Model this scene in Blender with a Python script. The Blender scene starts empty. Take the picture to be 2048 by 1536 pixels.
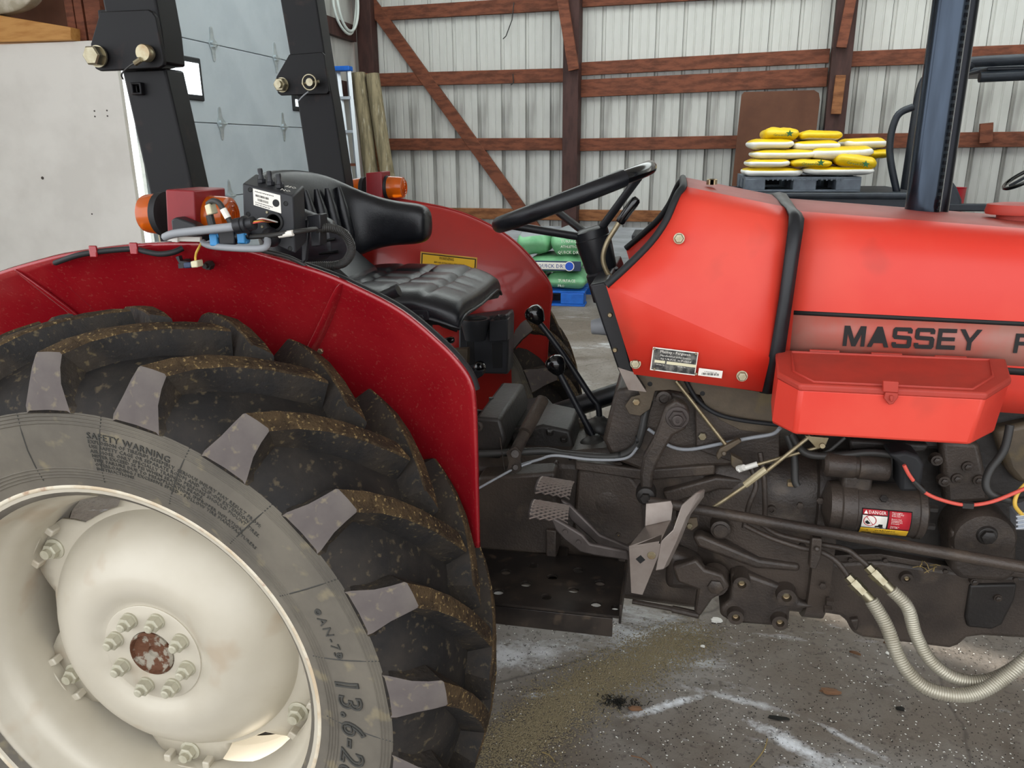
import bpy, bmesh, math, random
from mathutils import Vector, Matrix
import numpy as np
random.seed(7)
PI = math.pi
SC = bpy.context.scene
COL = SC.collection

# ------------------------------------------------------------------ camera
F = 1562.0
CAM = np.array([.945, -1.90, 1.552])
def _rot(a, b, c):
    ca, sa = math.cos(a), math.sin(a)
    Rz = np.array([[ca, sa, 0], [-sa, ca, 0], [0, 0, 1]])
    B = np.array([[1, 0, 0], [0, 0, -1], [0, 1, 0.]])
    cb, sb = math.cos(b), math.sin(b)
    Rp = np.array([[1, 0, 0], [0, cb, -sb], [0, sb, cb]])
    cc, sc = math.cos(c), math.sin(c)
    Rr = np.array([[cc, -sc, 0], [sc, cc, 0], [0, 0, 1]])
    return Rr @ Rp @ B @ Rz
RC = _rot(.2055, .2925, -.009)
cam_data = bpy.data.cameras.new('camera')
cam_data.sensor_width = 36.0
cam_data.lens = F / 2048 * 36
cam_data.clip_start = .05
cam = bpy.data.objects.new('camera', cam_data)
COL.objects.link(cam)
cam.matrix_world = Matrix(((RC[0][0], -RC[1][0], -RC[2][0], CAM[0]),
                           (RC[0][1], -RC[1][1], -RC[2][1], CAM[1]),
                           (RC[0][2], -RC[1][2], -RC[2][2], CAM[2]), (0, 0, 0, 1)))
SC.camera = cam

# ------------------------------------------------------------------ light
world = bpy.data.worlds.new('sky'); SC.world = world
world.use_nodes = True
bg = world.node_tree.nodes['Background']
bg.inputs[0].default_value = (.93, .96, 1.0, 1)
bg.inputs[1].default_value = 1.6
sun_d = bpy.data.lights.new('sun', 'SUN'); sun_d.energy = 5.0; sun_d.angle = .009
sun_d.color = (1, .93, .82)
sun = bpy.data.objects.new('sun', sun_d); COL.objects.link(sun)
sun.location = (-12, -2, 6)
sun.rotation_euler = Vector((.85, -.35, -.39)).to_track_quat('-Z', 'Y').to_euler()
SC.view_settings.view_transform = 'Standard'
SC.view_settings.look = 'None'
SC.view_settings.gamma = 1
SC.view_settings.use_curve_mapping = False
SC.view_settings.exposure = 0.75

# ------------------------------------------------------------------ helpers
def A(px, py, Y):
    """point of the place at distance Y (metres from the tractor's centre line)"""
    r = RC.T @ np.array([(px - 1024) / F, (py - 768) / F, 1])
    p = CAM + r * ((Y - CAM[1]) / r[1])
    return Vector((float(p[0]), float(p[1]), float(p[2])))
def AZ(px, py, Z):
    r = RC.T @ np.array([(px - 1024) / F, (py - 768) / F, 1])
    p = CAM + r * ((Z - CAM[2]) / r[2])
    return Vector((float(p[0]), float(p[1]), float(p[2])))
def Q(pts, Y): return [A(x, y, Y) for x, y in pts]
def QV(pts): return [A(x, y, Y) for x, y, Y in pts]
def SZ(px, py, n, Y): return (A(px + n, py, Y) - A(px, py, Y)).length

MATS = {}
def hexc(h):
    h = h.lstrip('#'); v = [int(h[i:i+2], 16) / 255 for i in (0, 2, 4)]
    return tuple(c / 12.92 if c < .04045 else ((c + .055) / 1.055) ** 2.4 for c in v)
def mat(name, col, rough=.5, metal=0, c2=None, amt=.4, scale=6, bump=0, bscale=60, coat=0,
        c3=None, amt3=.0, scale3=30, stretch=(1, 1, 1), emit=None, alpha=None, trans=0, ior=1.45, rvar=.12, lo=.42, hi=.62, spec=None):
    if isinstance(col, str): col = hexc(col)
    if isinstance(c2, str): c2 = hexc(c2)
    if isinstance(c3, str): c3 = hexc(c3)
    m = bpy.data.materials.new(name); m.use_nodes = True
    nt = m.node_tree; N = nt.nodes; L = nt.links
    b = N['Principled BSDF']
    b.inputs['Roughness'].default_value = rough
    b.inputs['Metallic'].default_value = metal
    b.inputs['IOR'].default_value = ior
    if spec is not None: b.inputs['Specular IOR Level'].default_value = spec
    if coat: b.inputs['Coat Weight'].default_value = coat; b.inputs['Coat Roughness'].default_value = .08
    if trans: b.inputs['Transmission Weight'].default_value = trans
    tc = N.new('ShaderNodeTexCoord'); mp = N.new('ShaderNodeMapping')
    mp.inputs['Scale'].default_value = stretch
    L.new(tc.outputs['Object'], mp.inputs['Vector'])
    def noise(sc, det=5, rg=.6):
        n = N.new('ShaderNodeTexNoise'); n.inputs['Scale'].default_value = sc
        n.inputs['Detail'].default_value = det; n.inputs['Roughness'].default_value = rg
        L.new(mp.outputs[0], n.inputs['Vector']); return n
    def mix(fac_sock, a, bcol):
        x = N.new('ShaderNodeMix'); x.data_type = 'RGBA'
        L.new(fac_sock, x.inputs[0])
        if hasattr(a, 'links'): L.new(a, x.inputs[6])
        else: x.inputs[6].default_value = (*a, 1)
        x.inputs[7].default_value = (*bcol, 1)
        return x.outputs[2]
    cur = col
    if c2 is not None:
        n = noise(scale); mr = N.new('ShaderNodeMapRange')
        mr.inputs[1].default_value = lo; mr.inputs[2].default_value = hi
        mr.inputs[3].default_value = 0; mr.inputs[4].default_value = amt
        L.new(n.outputs[0], mr.inputs[0]); cur = mix(mr.outputs[0], cur, c2)
        rr = N.new('ShaderNodeMapRange'); rr.inputs[3].default_value = max(0.02, rough - rvar); rr.inputs[4].default_value = min(1, rough + rvar)
        L.new(n.outputs[0], rr.inputs[0]); L.new(rr.outputs[0], b.inputs['Roughness'])
    if c3 is not None:
        n = noise(scale3, 3, .5); mr = N.new('ShaderNodeMapRange')
        mr.inputs[1].default_value = .6; mr.inputs[2].default_value = .7
        mr.inputs[4].default_value = amt3
        L.new(n.outputs[0], mr.inputs[0]); cur = mix(mr.outputs[0], cur, c3)
    if hasattr(cur, 'links'): L.new(cur, b.inputs['Base Color'])
    else: b.inputs['Base Color'].default_value = (*cur, 1)
    if bump:
        n = noise(bscale, 4); bp = N.new('ShaderNodeBump'); bp.inputs['Strength'].default_value = bump
        bp.inputs['Distance'].default_value = .01
        L.new(n.outputs[0], bp.inputs['Height']); L.new(bp.outputs[0], b.inputs['Normal'])
    if emit: b.inputs['Emission Color'].default_value = (*emit[0], 1); b.inputs['Emission Strength'].default_value = emit[1]
    MATS[name] = m
    return m

class MB:
    """collects shapes in world coordinates, build() links them as one mesh object"""
    def __init__(s): s.v = []; s.f = []; s.mi = []
    def add(s, verts, faces, mi=0):
        o = len(s.v); s.v += [Vector(v) for v in verts]
        for f in faces: s.f.append([o + i for i in f]); s.mi.append(mi)
        return s
    def prism(s, pts, off, mi=0):
        off = Vector(off); n = len(pts); pts = [Vector(p) for p in pts]
        vs = pts + [p + off for p in pts]
        fs = [list(range(n)), list(range(2 * n - 1, n - 1, -1))]
        fs += [[(i + 1) % n, i, n + i, n + (i + 1) % n] for i in range(n)]
        return s.add(vs, fs, mi)
    def ppx(s, pts, Y0, Y1, mi=0):
        return s.prism(Q(pts, Y0), (0, Y1 - Y0, 0), mi)
    def box(s, c, size, M=None, mi=0):
        c = Vector(c); x, y, z = [a / 2 for a in size]
        vs = [Vector(p) for p in ((-x,-y,-z),(x,-y,-z),(x,y,-z),(-x,y,-z),(-x,-y,z),(x,-y,z),(x,y,z),(-x,y,z))]
        if M is not None: vs = [M @ v for v in vs]
        return s.add([v + c for v in vs], [[0,3,2,1],[4,5,6,7],[0,1,5,4],[1,2,6,5],[2,3,7,6],[3,0,4,7]], mi)
    def tube(s, path, r, seg=10, closed=False, caps=True, mi=0, flat=None):
        path = [Vector(p) for p in path]; n = len(path)
        rs = r if isinstance(r, (list, tuple)) else [r] * n
        up = None; rings = []
        for i in range(n):
            if closed: t = path[(i + 1) % n] - path[i - 1]
            else: t = path[min(i + 1, n - 1)] - path[max(i - 1, 0)]
            t.normalize()
            if up is None:
                up = Vector((0, 0, 1)) if abs(t.z) < .9 else Vector((0, 1, 0))
            side = t.cross(up); side.normalize(); up = side.cross(t); up.normalize()
            rings.append([path[i] + (side * math.cos(2 * PI * k / seg) + up * math.sin(2 * PI * k / seg) * (flat or 1)) * rs[i] for k in range(seg)])
        vs = [v for rg in rings for v in rg]; fs = []
        m = n if closed else n - 1
        for i in range(m):
            a, b = i * seg, ((i + 1) % n) * seg
            fs += [[a + k, a + (k + 1) % seg, b + (k + 1) % seg, b + k] for k in range(seg)]
        if caps and not closed:
            fs.append(list(range(seg - 1, -1, -1))); fs.append(list(range((n - 1) * seg, n * seg)))
        return s.add(vs, fs, mi)
    def cyl(s, p0, p1, r, seg=20, r1=None, mi=0):
        return s.tube([p0, p1], [r, r if r1 is None else r1], seg, mi=mi)
    def lathe(s, o, axis, prof, seg=32, a0=0, a1=2 * PI, mi=0, ref=None, caps=True):
        """prof: list of (r, h) along axis from o"""
        o = Vector(o); axis = Vector(axis).normalized()
        u = Vector(ref) if ref else (Vector((1, 0, 0)) if abs(axis.x) < .9 else Vector((0, 0, 1)))
        u = (u - axis * u.dot(axis)).normalized(); w = axis.cross(u)
        full = abs(a1 - a0 - 2 * PI) < 1e-6; ns = seg if full else seg + 1
        vs = []; fs = []
        for r, h in prof:
            for k in range(ns):
                a = a0 + (a1 - a0) * k / seg
                vs.append(o + axis * h + (u * math.cos(a) + w * math.sin(a)) * r)
        for i in range(len(prof) - 1):
            for k in range(seg):
                k2 = (k + 1) % ns
                fs.append([i * ns + k, i * ns + k2, (i + 1) * ns + k2, (i + 1) * ns + k])
        if full and caps:
            if prof[0][0] > 1e-6: fs.append(list(range(ns - 1, -1, -1)))
            if prof[-1][0] > 1e-6: fs.append([(len(prof) - 1) * ns + k for k in range(ns)])
        return s.add(vs, fs, mi)
    def hexa(s, p, d, r, h, mi=0): return s.lathe(p, d, [(r, 0), (r, h * .85), (r * .85, h)], 6, mi=mi)
    def grid(s, rows, closed_u=False, closed_v=False, mi=0):
        nu = len(rows[0]); nv = len(rows)
        vs = [Vector(p) for r in rows for p in r]; fs = []
        for i in range(nv if closed_v else nv - 1):
            for k in range(nu if closed_u else nu - 1):
                a = i * nu + k; b = i * nu + (k + 1) % nu
                c = ((i + 1) % nv) * nu + (k + 1) % nu; d = ((i + 1) % nv) * nu + k
                fs.append([a, b, c, d])
        return s.add(vs, fs, mi)
    def ball(s, c, r, seg=16, rings=10, M=None, mi=0):
        if not isinstance(r, (tuple, list)): r = (r, r, r)
        rows = []
        for i in range(rings + 1):
            t = PI * i / rings
            row = []
            for k in range(seg):
                a = 2 * PI * k / seg
                p = Vector((math.sin(t) * math.cos(a) * r[0], math.sin(t) * math.sin(a) * r[1], math.cos(t) * r[2]))
                if M is not None: p = M @ p
                row.append(p + Vector(c))
            rows.append(row)
        return s.grid(rows, closed_u=True, mi=mi)
    def build(s, name, m, parent=None, bevel=0, smooth=35, sub=0, solid=0, label=None, seg=2, clean=True):
        me = bpy.data.meshes.new(name)
        c = Vector((0, 0, 0))
        if s.v:
            lo = Vector([min(v[i] for v in s.v) for i in range(3)]); hi = Vector([max(v[i] for v in s.v) for i in range(3)])
            c = (lo + hi) / 2
        me.from_pydata([v - c for v in s.v], [], s.f)
        bm = bmesh.new(); bm.from_mesh(me)
        if clean: bmesh.ops.remove_doubles(bm, verts=bm.verts, dist=1e-5)
        bmesh.ops.recalc_face_normals(bm, faces=bm.faces)
        bm.to_mesh(me); bm.free()
        ms = m if isinstance(m, (list, tuple)) else [m]
        for x in ms: me.materials.append(MATS[x] if isinstance(x, str) else x)
        if len(ms) > 1 and len(me.polygons) == len(s.mi):
            for p, i in zip(me.polygons, s.mi): p.material_index = i
        if smooth:
            for p in me.polygons: p.use_smooth = True
            me.set_sharp_from_angle(angle=math.radians(smooth))
        o = bpy.data.objects.new(name, me); COL.objects.link(o)
        place(o, c, parent)
        if solid:
            d = o.modifiers.new('solid', 'SOLIDIFY'); d.thickness = solid; d.offset = 0
        if sub:
            d = o.modifiers.new('sub', 'SUBSURF'); d.levels = sub; d.render_levels = sub
        if bevel:
            d = o.modifiers.new('bevel', 'BEVEL'); d.width = bevel; d.segments = seg; d.limit_method = 'ANGLE'; d.angle_limit = math.radians(40)
            d.harden_normals = False
        if label: o['label'] = label
        return o
WORLD = {}
def place(o, c, parent):
    o.parent = parent
    if parent is not None: o.location = Vector(c) - WORLD[parent.name]
    else: o.location = c
    WORLD[o.name] = Vector(c)
def thing(name, loc, label, cat, group=None):
    o = bpy.data.objects.new(name, None); COL.objects.link(o)
    o.location = loc; WORLD[o.name] = Vector(loc); o.empty_display_size = .1
    return tag(o, label, cat, group)
def tag(o, label, cat, group=None):
    o['label'] = label; o['category'] = cat
    if group: o['group'] = group
    return o
def structure(o, label=None):
    o['kind'] = 'structure'
    if label: o['label'] = label
    return o
def text_geo(s, size, extrude=.0, align='LEFT', outline=0, res=3, spacing=1.0, bold=0):
    c = bpy.data.curves.new('t', 'FONT'); c.body = s; c.size = size; c.extrude = extrude
    c.align_x = align; c.resolution_u = res; c.space_character = spacing
    if bold: c.offset = bold
    if outline: c.fill_mode = 'NONE'; c.bevel_depth = outline; c.bevel_resolution = 1
    o = bpy.data.objects.new('t', c); COL.objects.link(o)
    dg = bpy.context.evaluated_depsgraph_get()
    me = bpy.data.meshes.new_from_object(o.evaluated_get(dg))
    vs = [v.co.copy() for v in me.vertices]; fs = [list(p.vertices) for p in me.polygons]
    bpy.data.objects.remove(o); bpy.data.curves.remove(c); bpy.data.meshes.remove(me)
    return vs, fs
def text_on(mb, s, o, ux, uy, size, **k):
    """flat lettering: o origin, ux reading direction, uy up direction"""
    mi = k.pop('mi', 0)
    vs, fs = text_geo(s, size, **k)
    ux = Vector(ux).normalized(); uy = Vector(uy).normalized(); n = ux.cross(uy)
    mb.add([Vector(o) + ux * v.x + uy * v.y + n * v.z for v in vs], fs, mi)
    return mb
def smooth_path(pts, n=8, closed=False):
    pts = [Vector(p) for p in pts]; out = []
    m = len(pts)
    for i in range(m if closed else m - 1):
        if closed: p0, p1, p2, p3 = pts[i - 1], pts[i], pts[(i + 1) % m], pts[(i + 2) % m]
        else: p0, p1, p2, p3 = pts[max(i - 1, 0)], pts[i], pts[i + 1], pts[min(i + 2, m - 1)]
        for k in range(n):
            t = k / n
            out.append(.5 * ((2 * p1) + (p2 - p0) * t + (2 * p0 - 5 * p1 + 4 * p2 - p3) * t * t + (3 * p1 - p0 - 3 * p2 + p3) * t ** 3))
    if not closed: out.append(pts[-1])
    return out
def clone(o, parent, M=None, label=None):
    c = o.copy(); COL.objects.link(c); c.parent = parent
    return c
VY = Vector((0, 1, 0))

# ------------------------------------------------------------------ materials
mat('concrete', '#695f55', .85, 0, '#98948f', .8, .9, bump=.6, bscale=35, c3='#4f4439', amt3=.6, scale3=4)
mat('steel_sheet', '#c4c4bf', .45, 0, '#a3a29d', .7, 1.3, stretch=(1.2, 1.2, .35), c3='#63605a', amt3=.55, scale3=2.6)
mat('timber', '#74402a', .75, 0, '#4a2717', .8, 5, stretch=(1, 4, 4), bump=.25, bscale=30)
mat('timber_light', '#8a5a35', .75, 0, '#5c3318', .8, 5, stretch=(1, 4, 4), bump=.25, bscale=30)
mat('timber_dark', '#432823', .7, 0, '#2c1814', .7, 4, stretch=(4, 4, 1))
mat('pine', '#bd8a4a', .65, 0, '#a06a30', .7, 4, stretch=(1, 6, 6))
mat('white_board', '#dad7d0', .6, 0, '#c3bfb8', .5, 1.6)
mat('door_grey', '#a9b1b6', .55, 0, '#98a0a6', .5, 2)
mat('galvanised', '#c6cfd2', .35, .75, '#a9b4b8', .5, 20)
mat('track_metal', '#b8ad8f', .45, .3, '#8d7f5e', .6, 8)
mat('rubber_seal', '#1b1c1e', .6)
mat('daylight_glass', '#dfeaf2', .1, 0, emit=((.85, .93, 1), 1.6))
mat('post_wood', '#8c8064', .8, 0, '#5f5742', .8, 6, stretch=(5, 5, .6), c3='#b9b4a2', amt3=.5, scale3=9)
mat('alum', '#b9bec4', .35, .7)
mat('blue_plastic', '#1566c8', .45, 0, '#0e4fa3', .5, 8)
mat('black_plastic', '#202328', .5, 0, '#33363b', .6, 10)
mat('pallet_black', '#646c76', .6, 0, '#4a5159', .6, 8)
mat('hardboard', '#5f3a26', .7, 0, '#4c2b1b', .6, 2.5)
mat('cart_black', '#171d26', .45, 0, '#2b323b', .7, 3)
mat('paint_red', '#d6382a', .42, 0, '#e0523f', .5, 2.6, c3='#8a3a2e', amt3=.25, scale3=7)
mat('paint_red_top', '#a9473c', .5, 0, '#94443a', .6, 5)
mat('paint_red_lid', '#b43a2d', .55, 0, '#9c3a2e', .6, 8)
mat('fender_red', '#8c121c', .2, .1, '#a02226', .5, 5, coat=.6, c3='#d9b49a', amt3=.05, scale3=160, rvar=.06)
mat('far_fender_red', '#a0231d', .3, .1, '#8c201b', .5, 4, coat=.3, rvar=.06)
mat('bracket_red', '#861d22', .4, 0, '#701a20', .5, 10)
mat('rubber', '#5d5850', .75, 0, '#716b60', .8, 5, c3='#94886a', amt3=.4, scale3=24, bump=.1, bscale=50, spec=.3)
mat('rubber_floor', '#1f1d1c', .75, 0, '#332e29', .8, 7, c3='#7a6b50', amt3=.3, scale3=70, bump=.15, bscale=50, spec=.3)
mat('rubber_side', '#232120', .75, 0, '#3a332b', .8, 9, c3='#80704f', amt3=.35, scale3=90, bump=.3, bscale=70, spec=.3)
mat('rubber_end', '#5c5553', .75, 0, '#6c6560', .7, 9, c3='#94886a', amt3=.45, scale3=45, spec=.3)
mat('rubber_lug', '#33291f', .85, 0, '#54442f', .8, 20, c3='#9a8358', amt3=.8, scale3=150, bump=.6, bscale=120, spec=.2)
mat('rubber_letter', '#3f3e3a', .75)
mat('rim_cream', '#c3bcac', .36, .1, '#b7af9d', .6, 4, c3='#9a744a', amt3=.28, scale3=9)
mat('rim_edge', '#d5cdb9', .5, 0, '#b89b74', .6, 22, c3='#8a4a20', amt3=.5, scale3=40)
mat('nut_cream', '#bdb9a6', .45, .2, '#a09a84', .5, 40)
mat('rust_hub', '#5d3a25', .8, 0, '#9a9485', .9, 30, bump=.5, bscale=90, lo=.5, hi=.56)
mat('rops_black', '#060608', .5, 0, '#0f0d11', .6, 5, c3='#5a4032', amt3=.14, scale3=18, spec=.3)
mat('zinc', '#a39a80', .35, .8, '#8a6a45', .6, 40)
mat('zinc_bright', '#9c957f', .32, .85, '#7c7055', .5, 60)
mat('amber', '#f07010', .22, 0, trans=.55, ior=1.4, coat=.3)
mat('vinyl', '#121317', .34, 0, '#1b1c21', .5, 30, bump=.08, bscale=250)
mat('gloss_black', '#0b0c0e', .18, 0, coat=.5)
mat('satin_black', '#15161a', .4, 0, '#232428', .5, 20)
mat('box_black', '#26272a', .5, 0, '#2f3033', .4, 20)
mat('cast_dark', '#453c35', .42, .1, '#2d2723', .85, 5, c3='#5d5145', amt3=.5, scale3=11, bump=.2, bscale=170)
mat('cast_darker', '#2a2623', .5, .1, '#1d1a18', .7, 5, bump=.15, bscale=90)
mat('cast_brown', '#5a4e3e', .5, .1, '#3f372d', .8, 6, c3='#75653f', amt3=.4, scale3=12, bump=.1, bscale=120)
mat('step_black', '#1c1816', .4, .1, '#3a322b', .7, 9, c3='#5a4c3e', amt3=.4, scale3=26)
mat('bare_steel', '#9a9088', .42, .6, '#7d716a', .6, 9, c3='#6b4a3c', amt3=.3, scale3=18)
mat('pedal_steel', '#57504d', .5, .5, '#433c39', .7, 14)
mat('rod_metal', '#9d9176', .4, .7, '#7a6a4c', .6, 30)
mat('hose_metal', '#b5b0a0', .42, .5, '#958d7a', .6, 14)
mat('cable_grey', '#8c8f93', .5)
mat('cable_dark', '#2f2e2c', .5)
mat('wire_red', '#d5584a', .45)
mat('wire_yellow', '#d8b04a', .45)
mat('conn_blue', '#3f8cc4', .45)
mat('white_plastic', '#dcdad2', .45)
mat('cream_plastic', '#d6cfae', .45)
mat('sticker_white', '#e6e2d8', .5)
mat('sticker_yellow', '#e3b22a', .5)
mat('sticker_gold', '#c99a3a', .5)
mat('sticker_red', '#b0202c', .5)
mat('ink', '#121212', .6)
mat('ink_blue', '#1d3f8a', .6)
mat('ink_green', '#1c5a30', .6)
mat('stripe_grad', '#9c6a5e', .45, 0, '#b5402f', .7, 4)
mat('plate_black', '#2a2a2a', .5, .2, '#8a8880', .6, 60)
mat('exhaust', '#2a3038', .16, .85, '#454f5c', .6, 3, stretch=(4, 4, .5))
mat('exhaust_dark', '#15171d', .3, .6)
mat('bag_white', '#e9e9e4', .4, bump=.2, bscale=30)
mat('bag_yellow', '#e0bd10', .35, 0, '#cfa80c', .5, 10, bump=.2, bscale=30)
mat('bag_green', '#79b585', .4, 0, '#5a9a6c', .7, 6, bump=.3, bscale=14)
mat('bag_navy', '#2b3a55', .4)
mat('bag_grey', '#8b9093', .45)
mat('label_blue', '#1f55c4', .45)
mat('seed', '#8d8063', .8, 0, '#6a5f4a', .7, 300)
mat('pellet', '#dcdad2', .7)
mat('leaf', '#6f4f36', .8)
mat('straw', '#8f7a4a', .8)
mat('charcoal', '#17150f', .9)
mat('glass', '#c9d2d6', .05, 0, trans=.8)
mat('gauge', '#d9dad6', .25, .6)
mat('hose_white', '#d5ddd8', .4)
mat('bucket_red', '#b31a2a', .4)
mat('seam_dark', '#4a4844', .8)
mat('added_rooflight', '#f2f4f2', .6)  # for the added light panels in the roof
def translucent(name):
    nt = MATS[name].node_tree; t = nt.nodes.new('ShaderNodeBsdfTranslucent'); t.inputs[0].default_value = (.9, .93, .92, 1)
    nt.links.new(t.outputs[0], nt.nodes['Material Output'].inputs[0])
translucent('added_rooflight')
# ================================================================== the building
WD = Vector((1, -.08, 0)).normalized(); WN = Vector((-.08, -1, 0)).normalized()   # along the back wall / out of it
W0 = Vector((0, 7.7, 0))
def WP(u, z, off=0): return W0 + WD * u + WN * off + Vector((0, 0, z))
def AWu(px, py, off=0):
    r = Vector((RC.T @ np.array([(px - 1024) / F, (py - 768) / F, 1])).tolist())
    c = Vector(CAM.tolist()); o = W0 + WN * off
    p = c + r * ((o - c).dot(WN) / r.dot(WN))
    return (p - o).dot(WD), p.z
def AX(px, py, X):
    r = RC.T @ np.array([(px - 1024) / F, (py - 768) / F, 1])
    p = CAM + r * ((X - CAM[0]) / r[0])
    return Vector((float(p[0]), float(p[1]), float(p[2])))

# floor: worn concrete with cracks, dust and damp patches
def floor_mat():
    m = MATS['concrete']; nt = m.node_tree; N = nt.nodes; L = nt.links
    b = N['Principled BSDF']
    tc = [n for n in N if n.type == 'TEX_COORD'][0]
    base = b.inputs['Base Color'].links[0].from_socket
    n1 = N.new('ShaderNodeTexNoise'); n1.inputs['Scale'].default_value = .9; n1.inputs['Detail'].default_value = 3
    mp = N.new('ShaderNodeMapping'); L.new(tc.outputs['Object'], mp.inputs[0]); L.new(mp.outputs[0], n1.inputs['Vector'])
    vo = N.new('ShaderNodeTexVoronoi'); vo.feature = 'DISTANCE_TO_EDGE'; vo.inputs['Scale'].default_value = .75
    mx = N.new('ShaderNodeMix'); mx.data_type = 'VECTOR'; mx.inputs[0].default_value = .12
    n2 = N.new('ShaderNodeTexNoise'); n2.inputs['Scale'].default_value = 3; n2.inputs['Detail'].default_value = 8
    L.new(tc.outputs['Object'], n2.inputs['Vector'])
    L.new(tc.outputs['Object'], mx.inputs[4]); L.new(n2.outputs['Color'], mx.inputs[5]); L.new(mx.outputs[1], vo.inputs['Vector'])
    mr = N.new('ShaderNodeMapRange'); mr.inputs[1].default_value = .0; mr.inputs[2].default_value = .005; mr.inputs[3].default_value = .6; mr.inputs[4].default_value = 0
    L.new(vo.outputs['Distance'], mr.inputs[0])
    def mixc(f, a, col):
        x = N.new('ShaderNodeMix'); x.data_type = 'RGBA'; L.new(f, x.inputs[0]); L.new(a, x.inputs[6]); x.inputs[7].default_value = (*hexc(col), 1); return x.outputs[2]
    cur = mixc(mr.outputs[0], base, '#3d3833')
    # white lime-dust smears
    n3 = N.new('ShaderNodeTexNoise'); n3.inputs['Scale'].default_value = 1.6; n3.inputs['Detail'].default_value = 9; n3.inputs['Roughness'].default_value = .7
    mp3 = N.new('ShaderNodeMapping'); mp3.inputs['Scale'].default_value = (.6, 1.6, 1); mp3.inputs['Rotation'].default_value = (0, 0, .5)
    L.new(tc.outputs['Object'], mp3.inputs[0]); L.new(mp3.outputs[0], n3.inputs['Vector'])
    m3 = N.new('ShaderNodeMapRange'); m3.inputs[1].default_value = .56; m3.inputs[2].default_value = .7; m3.inputs[4].default_value = .75
    L.new(n3.outputs[0], m3.inputs[0]); cur = mixc(m3.outputs[0], cur, '#dfe3e8')
    # white lime streaks where bags were dragged
    geo = N.new('ShaderNodeNewGeometry')
    for (px, py), (rx, ry), rot, amt in (((1330, 1412), (.20, .022), .55, .95), ((1120, 1385), (.13, .02), .35, .7), ((1590, 1490), (.16, .035), -.55, .9), ((1680, 1470), (.12, .016), -.6, .6), ((1020, 1310), (.22, .10), .3, .55), ((1480, 1400), (.2, .02), -.2, .5)):
        q = AZ(px, py, 0); mq = N.new('ShaderNodeMapping'); mq.vector_type = 'TEXTURE'; mq.inputs['Location'].default_value = q; mq.inputs['Rotation'].default_value = (0, 0, rot); mq.inputs['Scale'].default_value = (rx, ry, 1)
        L.new(geo.outputs['Position'], mq.inputs[0]); ln = N.new('ShaderNodeVectorMath'); ln.operation = 'LENGTH'; L.new(mq.outputs[0], ln.inputs[0])
        mrr = N.new('ShaderNodeMapRange'); mrr.inputs[1].default_value = 1.6; mrr.inputs[2].default_value = .2; mrr.inputs[3].default_value = -.25; mrr.inputs[4].default_value = .28; L.new(ln.outputs[1], mrr.inputs[0])
        nn = N.new('ShaderNodeTexNoise'); nn.inputs['Scale'].default_value = 14; nn.inputs['Detail'].default_value = 8; nn.inputs['Roughness'].default_value = .75; L.new(geo.outputs['Position'], nn.inputs['Vector'])
        ad = N.new('ShaderNodeMath'); ad.operation = 'ADD'; L.new(mrr.outputs[0], ad.inputs[0]); L.new(nn.outputs[0], ad.inputs[1])
        m5 = N.new('ShaderNodeMapRange'); m5.inputs[1].default_value = .52; m5.inputs[2].default_value = .8; m5.inputs[4].default_value = amt; L.new(ad.outputs[0], m5.inputs[0]); cur = mixc(m5.outputs[0], cur, '#e4e6ea')
    # dark fine grit
    n4 = N.new('ShaderNodeTexNoise'); n4.inputs['Scale'].default_value = 55; n4.inputs['Detail'].default_value = 3
    L.new(tc.outputs['Object'], n4.inputs['Vector'])
    m4 = N.new('ShaderNodeMapRange'); m4.inputs[1].default_value = .58; m4.inputs[2].default_value = .68; m4.inputs[4].default_value = .6
    L.new(n4.outputs[0], m4.inputs[0]); cur = mixc(m4.outputs[0], cur, '#4b443d')
    L.new(cur, b.inputs['Base Color'])
floor_mat()
fl = MB(); fl.box((1.5, 0, -.06), (16, 22, .12))
structure(fl.build('floor', 'concrete', smooth=0), 'worn grey concrete floor with cracks and white dust')

# back wall: ribbed steel sheets on brown timber framing
wall = MB(); wall.prism([WP(-3.1, 0, -.03), WP(7, 0, -.03), WP(7, 4.3, -.03), WP(-3.1, 4.3, -.03)], -WN * .08)
wall_back = structure(wall.build('wall_back', 'seam_dark', smooth=0), 'back wall of ribbed pale steel sheets on brown timbers')
def panel_mesh(z0, z1, w=.3):
    prof = [(0, 0), (.012, .022), (.030, .022), (.042, 0), (.112, 0), (.118, .007), (.128, .007), (.134, 0),
            (.205, 0), (.211, .007), (.221, .007), (.227, 0), (.296, 0)]
    mb = MB()
    # ribs stand away from the room: the trough faces the camera
    rows = [[WP(x, z, -h) for x, h in prof] for z in (z0, z1)]
    return mb.grid(rows)
p0 = panel_mesh(.62, 4.2).build('steel_panel', 'steel_sheet', wall_back, smooth=20)
base_loc = p0.location.copy()
k0 = -6
for k in range(k0, 27):
    o = p0 if k == k0 else clone(p0, wall_back)
    o.location = base_loc + WD * (-1.177 + .30 * k)
sw = MB(); sw.prism([WP(-3.1, 0, .02), WP(7, 0, .02), WP(7, .64, .02), WP(-3.1, .64, .02)], -WN * .1)
mat('stem', '#b9bcbf', .85, 0, '#8d8e8f', .7, 3, stretch=(.6, 1, 6))
sw.build('stem_wall', 'stem', wall_back, smooth=0, label='whitish concrete stem wall at the foot of the steel sheets')
def girt(u0, u1, zc, h, m='timber', off=.02, tilt=0, t=.045):
    mb = MB(); mb.prism([WP(u0, zc - h / 2 - tilt, off + t), WP(u1, zc - h / 2 + tilt, off + t), WP(u1, zc + h / 2 + tilt, off + t), WP(u0, zc + h / 2 - tilt, off + t)], -WN * t)
    return mb.build('girt', m, wall_back, bevel=.004, smooth=0)
girt(-2.8, -.38, 3.12, .15); girt(-.2, 2.45, 3.14, .15); girt(2.65, 7, 3.12, .15)
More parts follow.
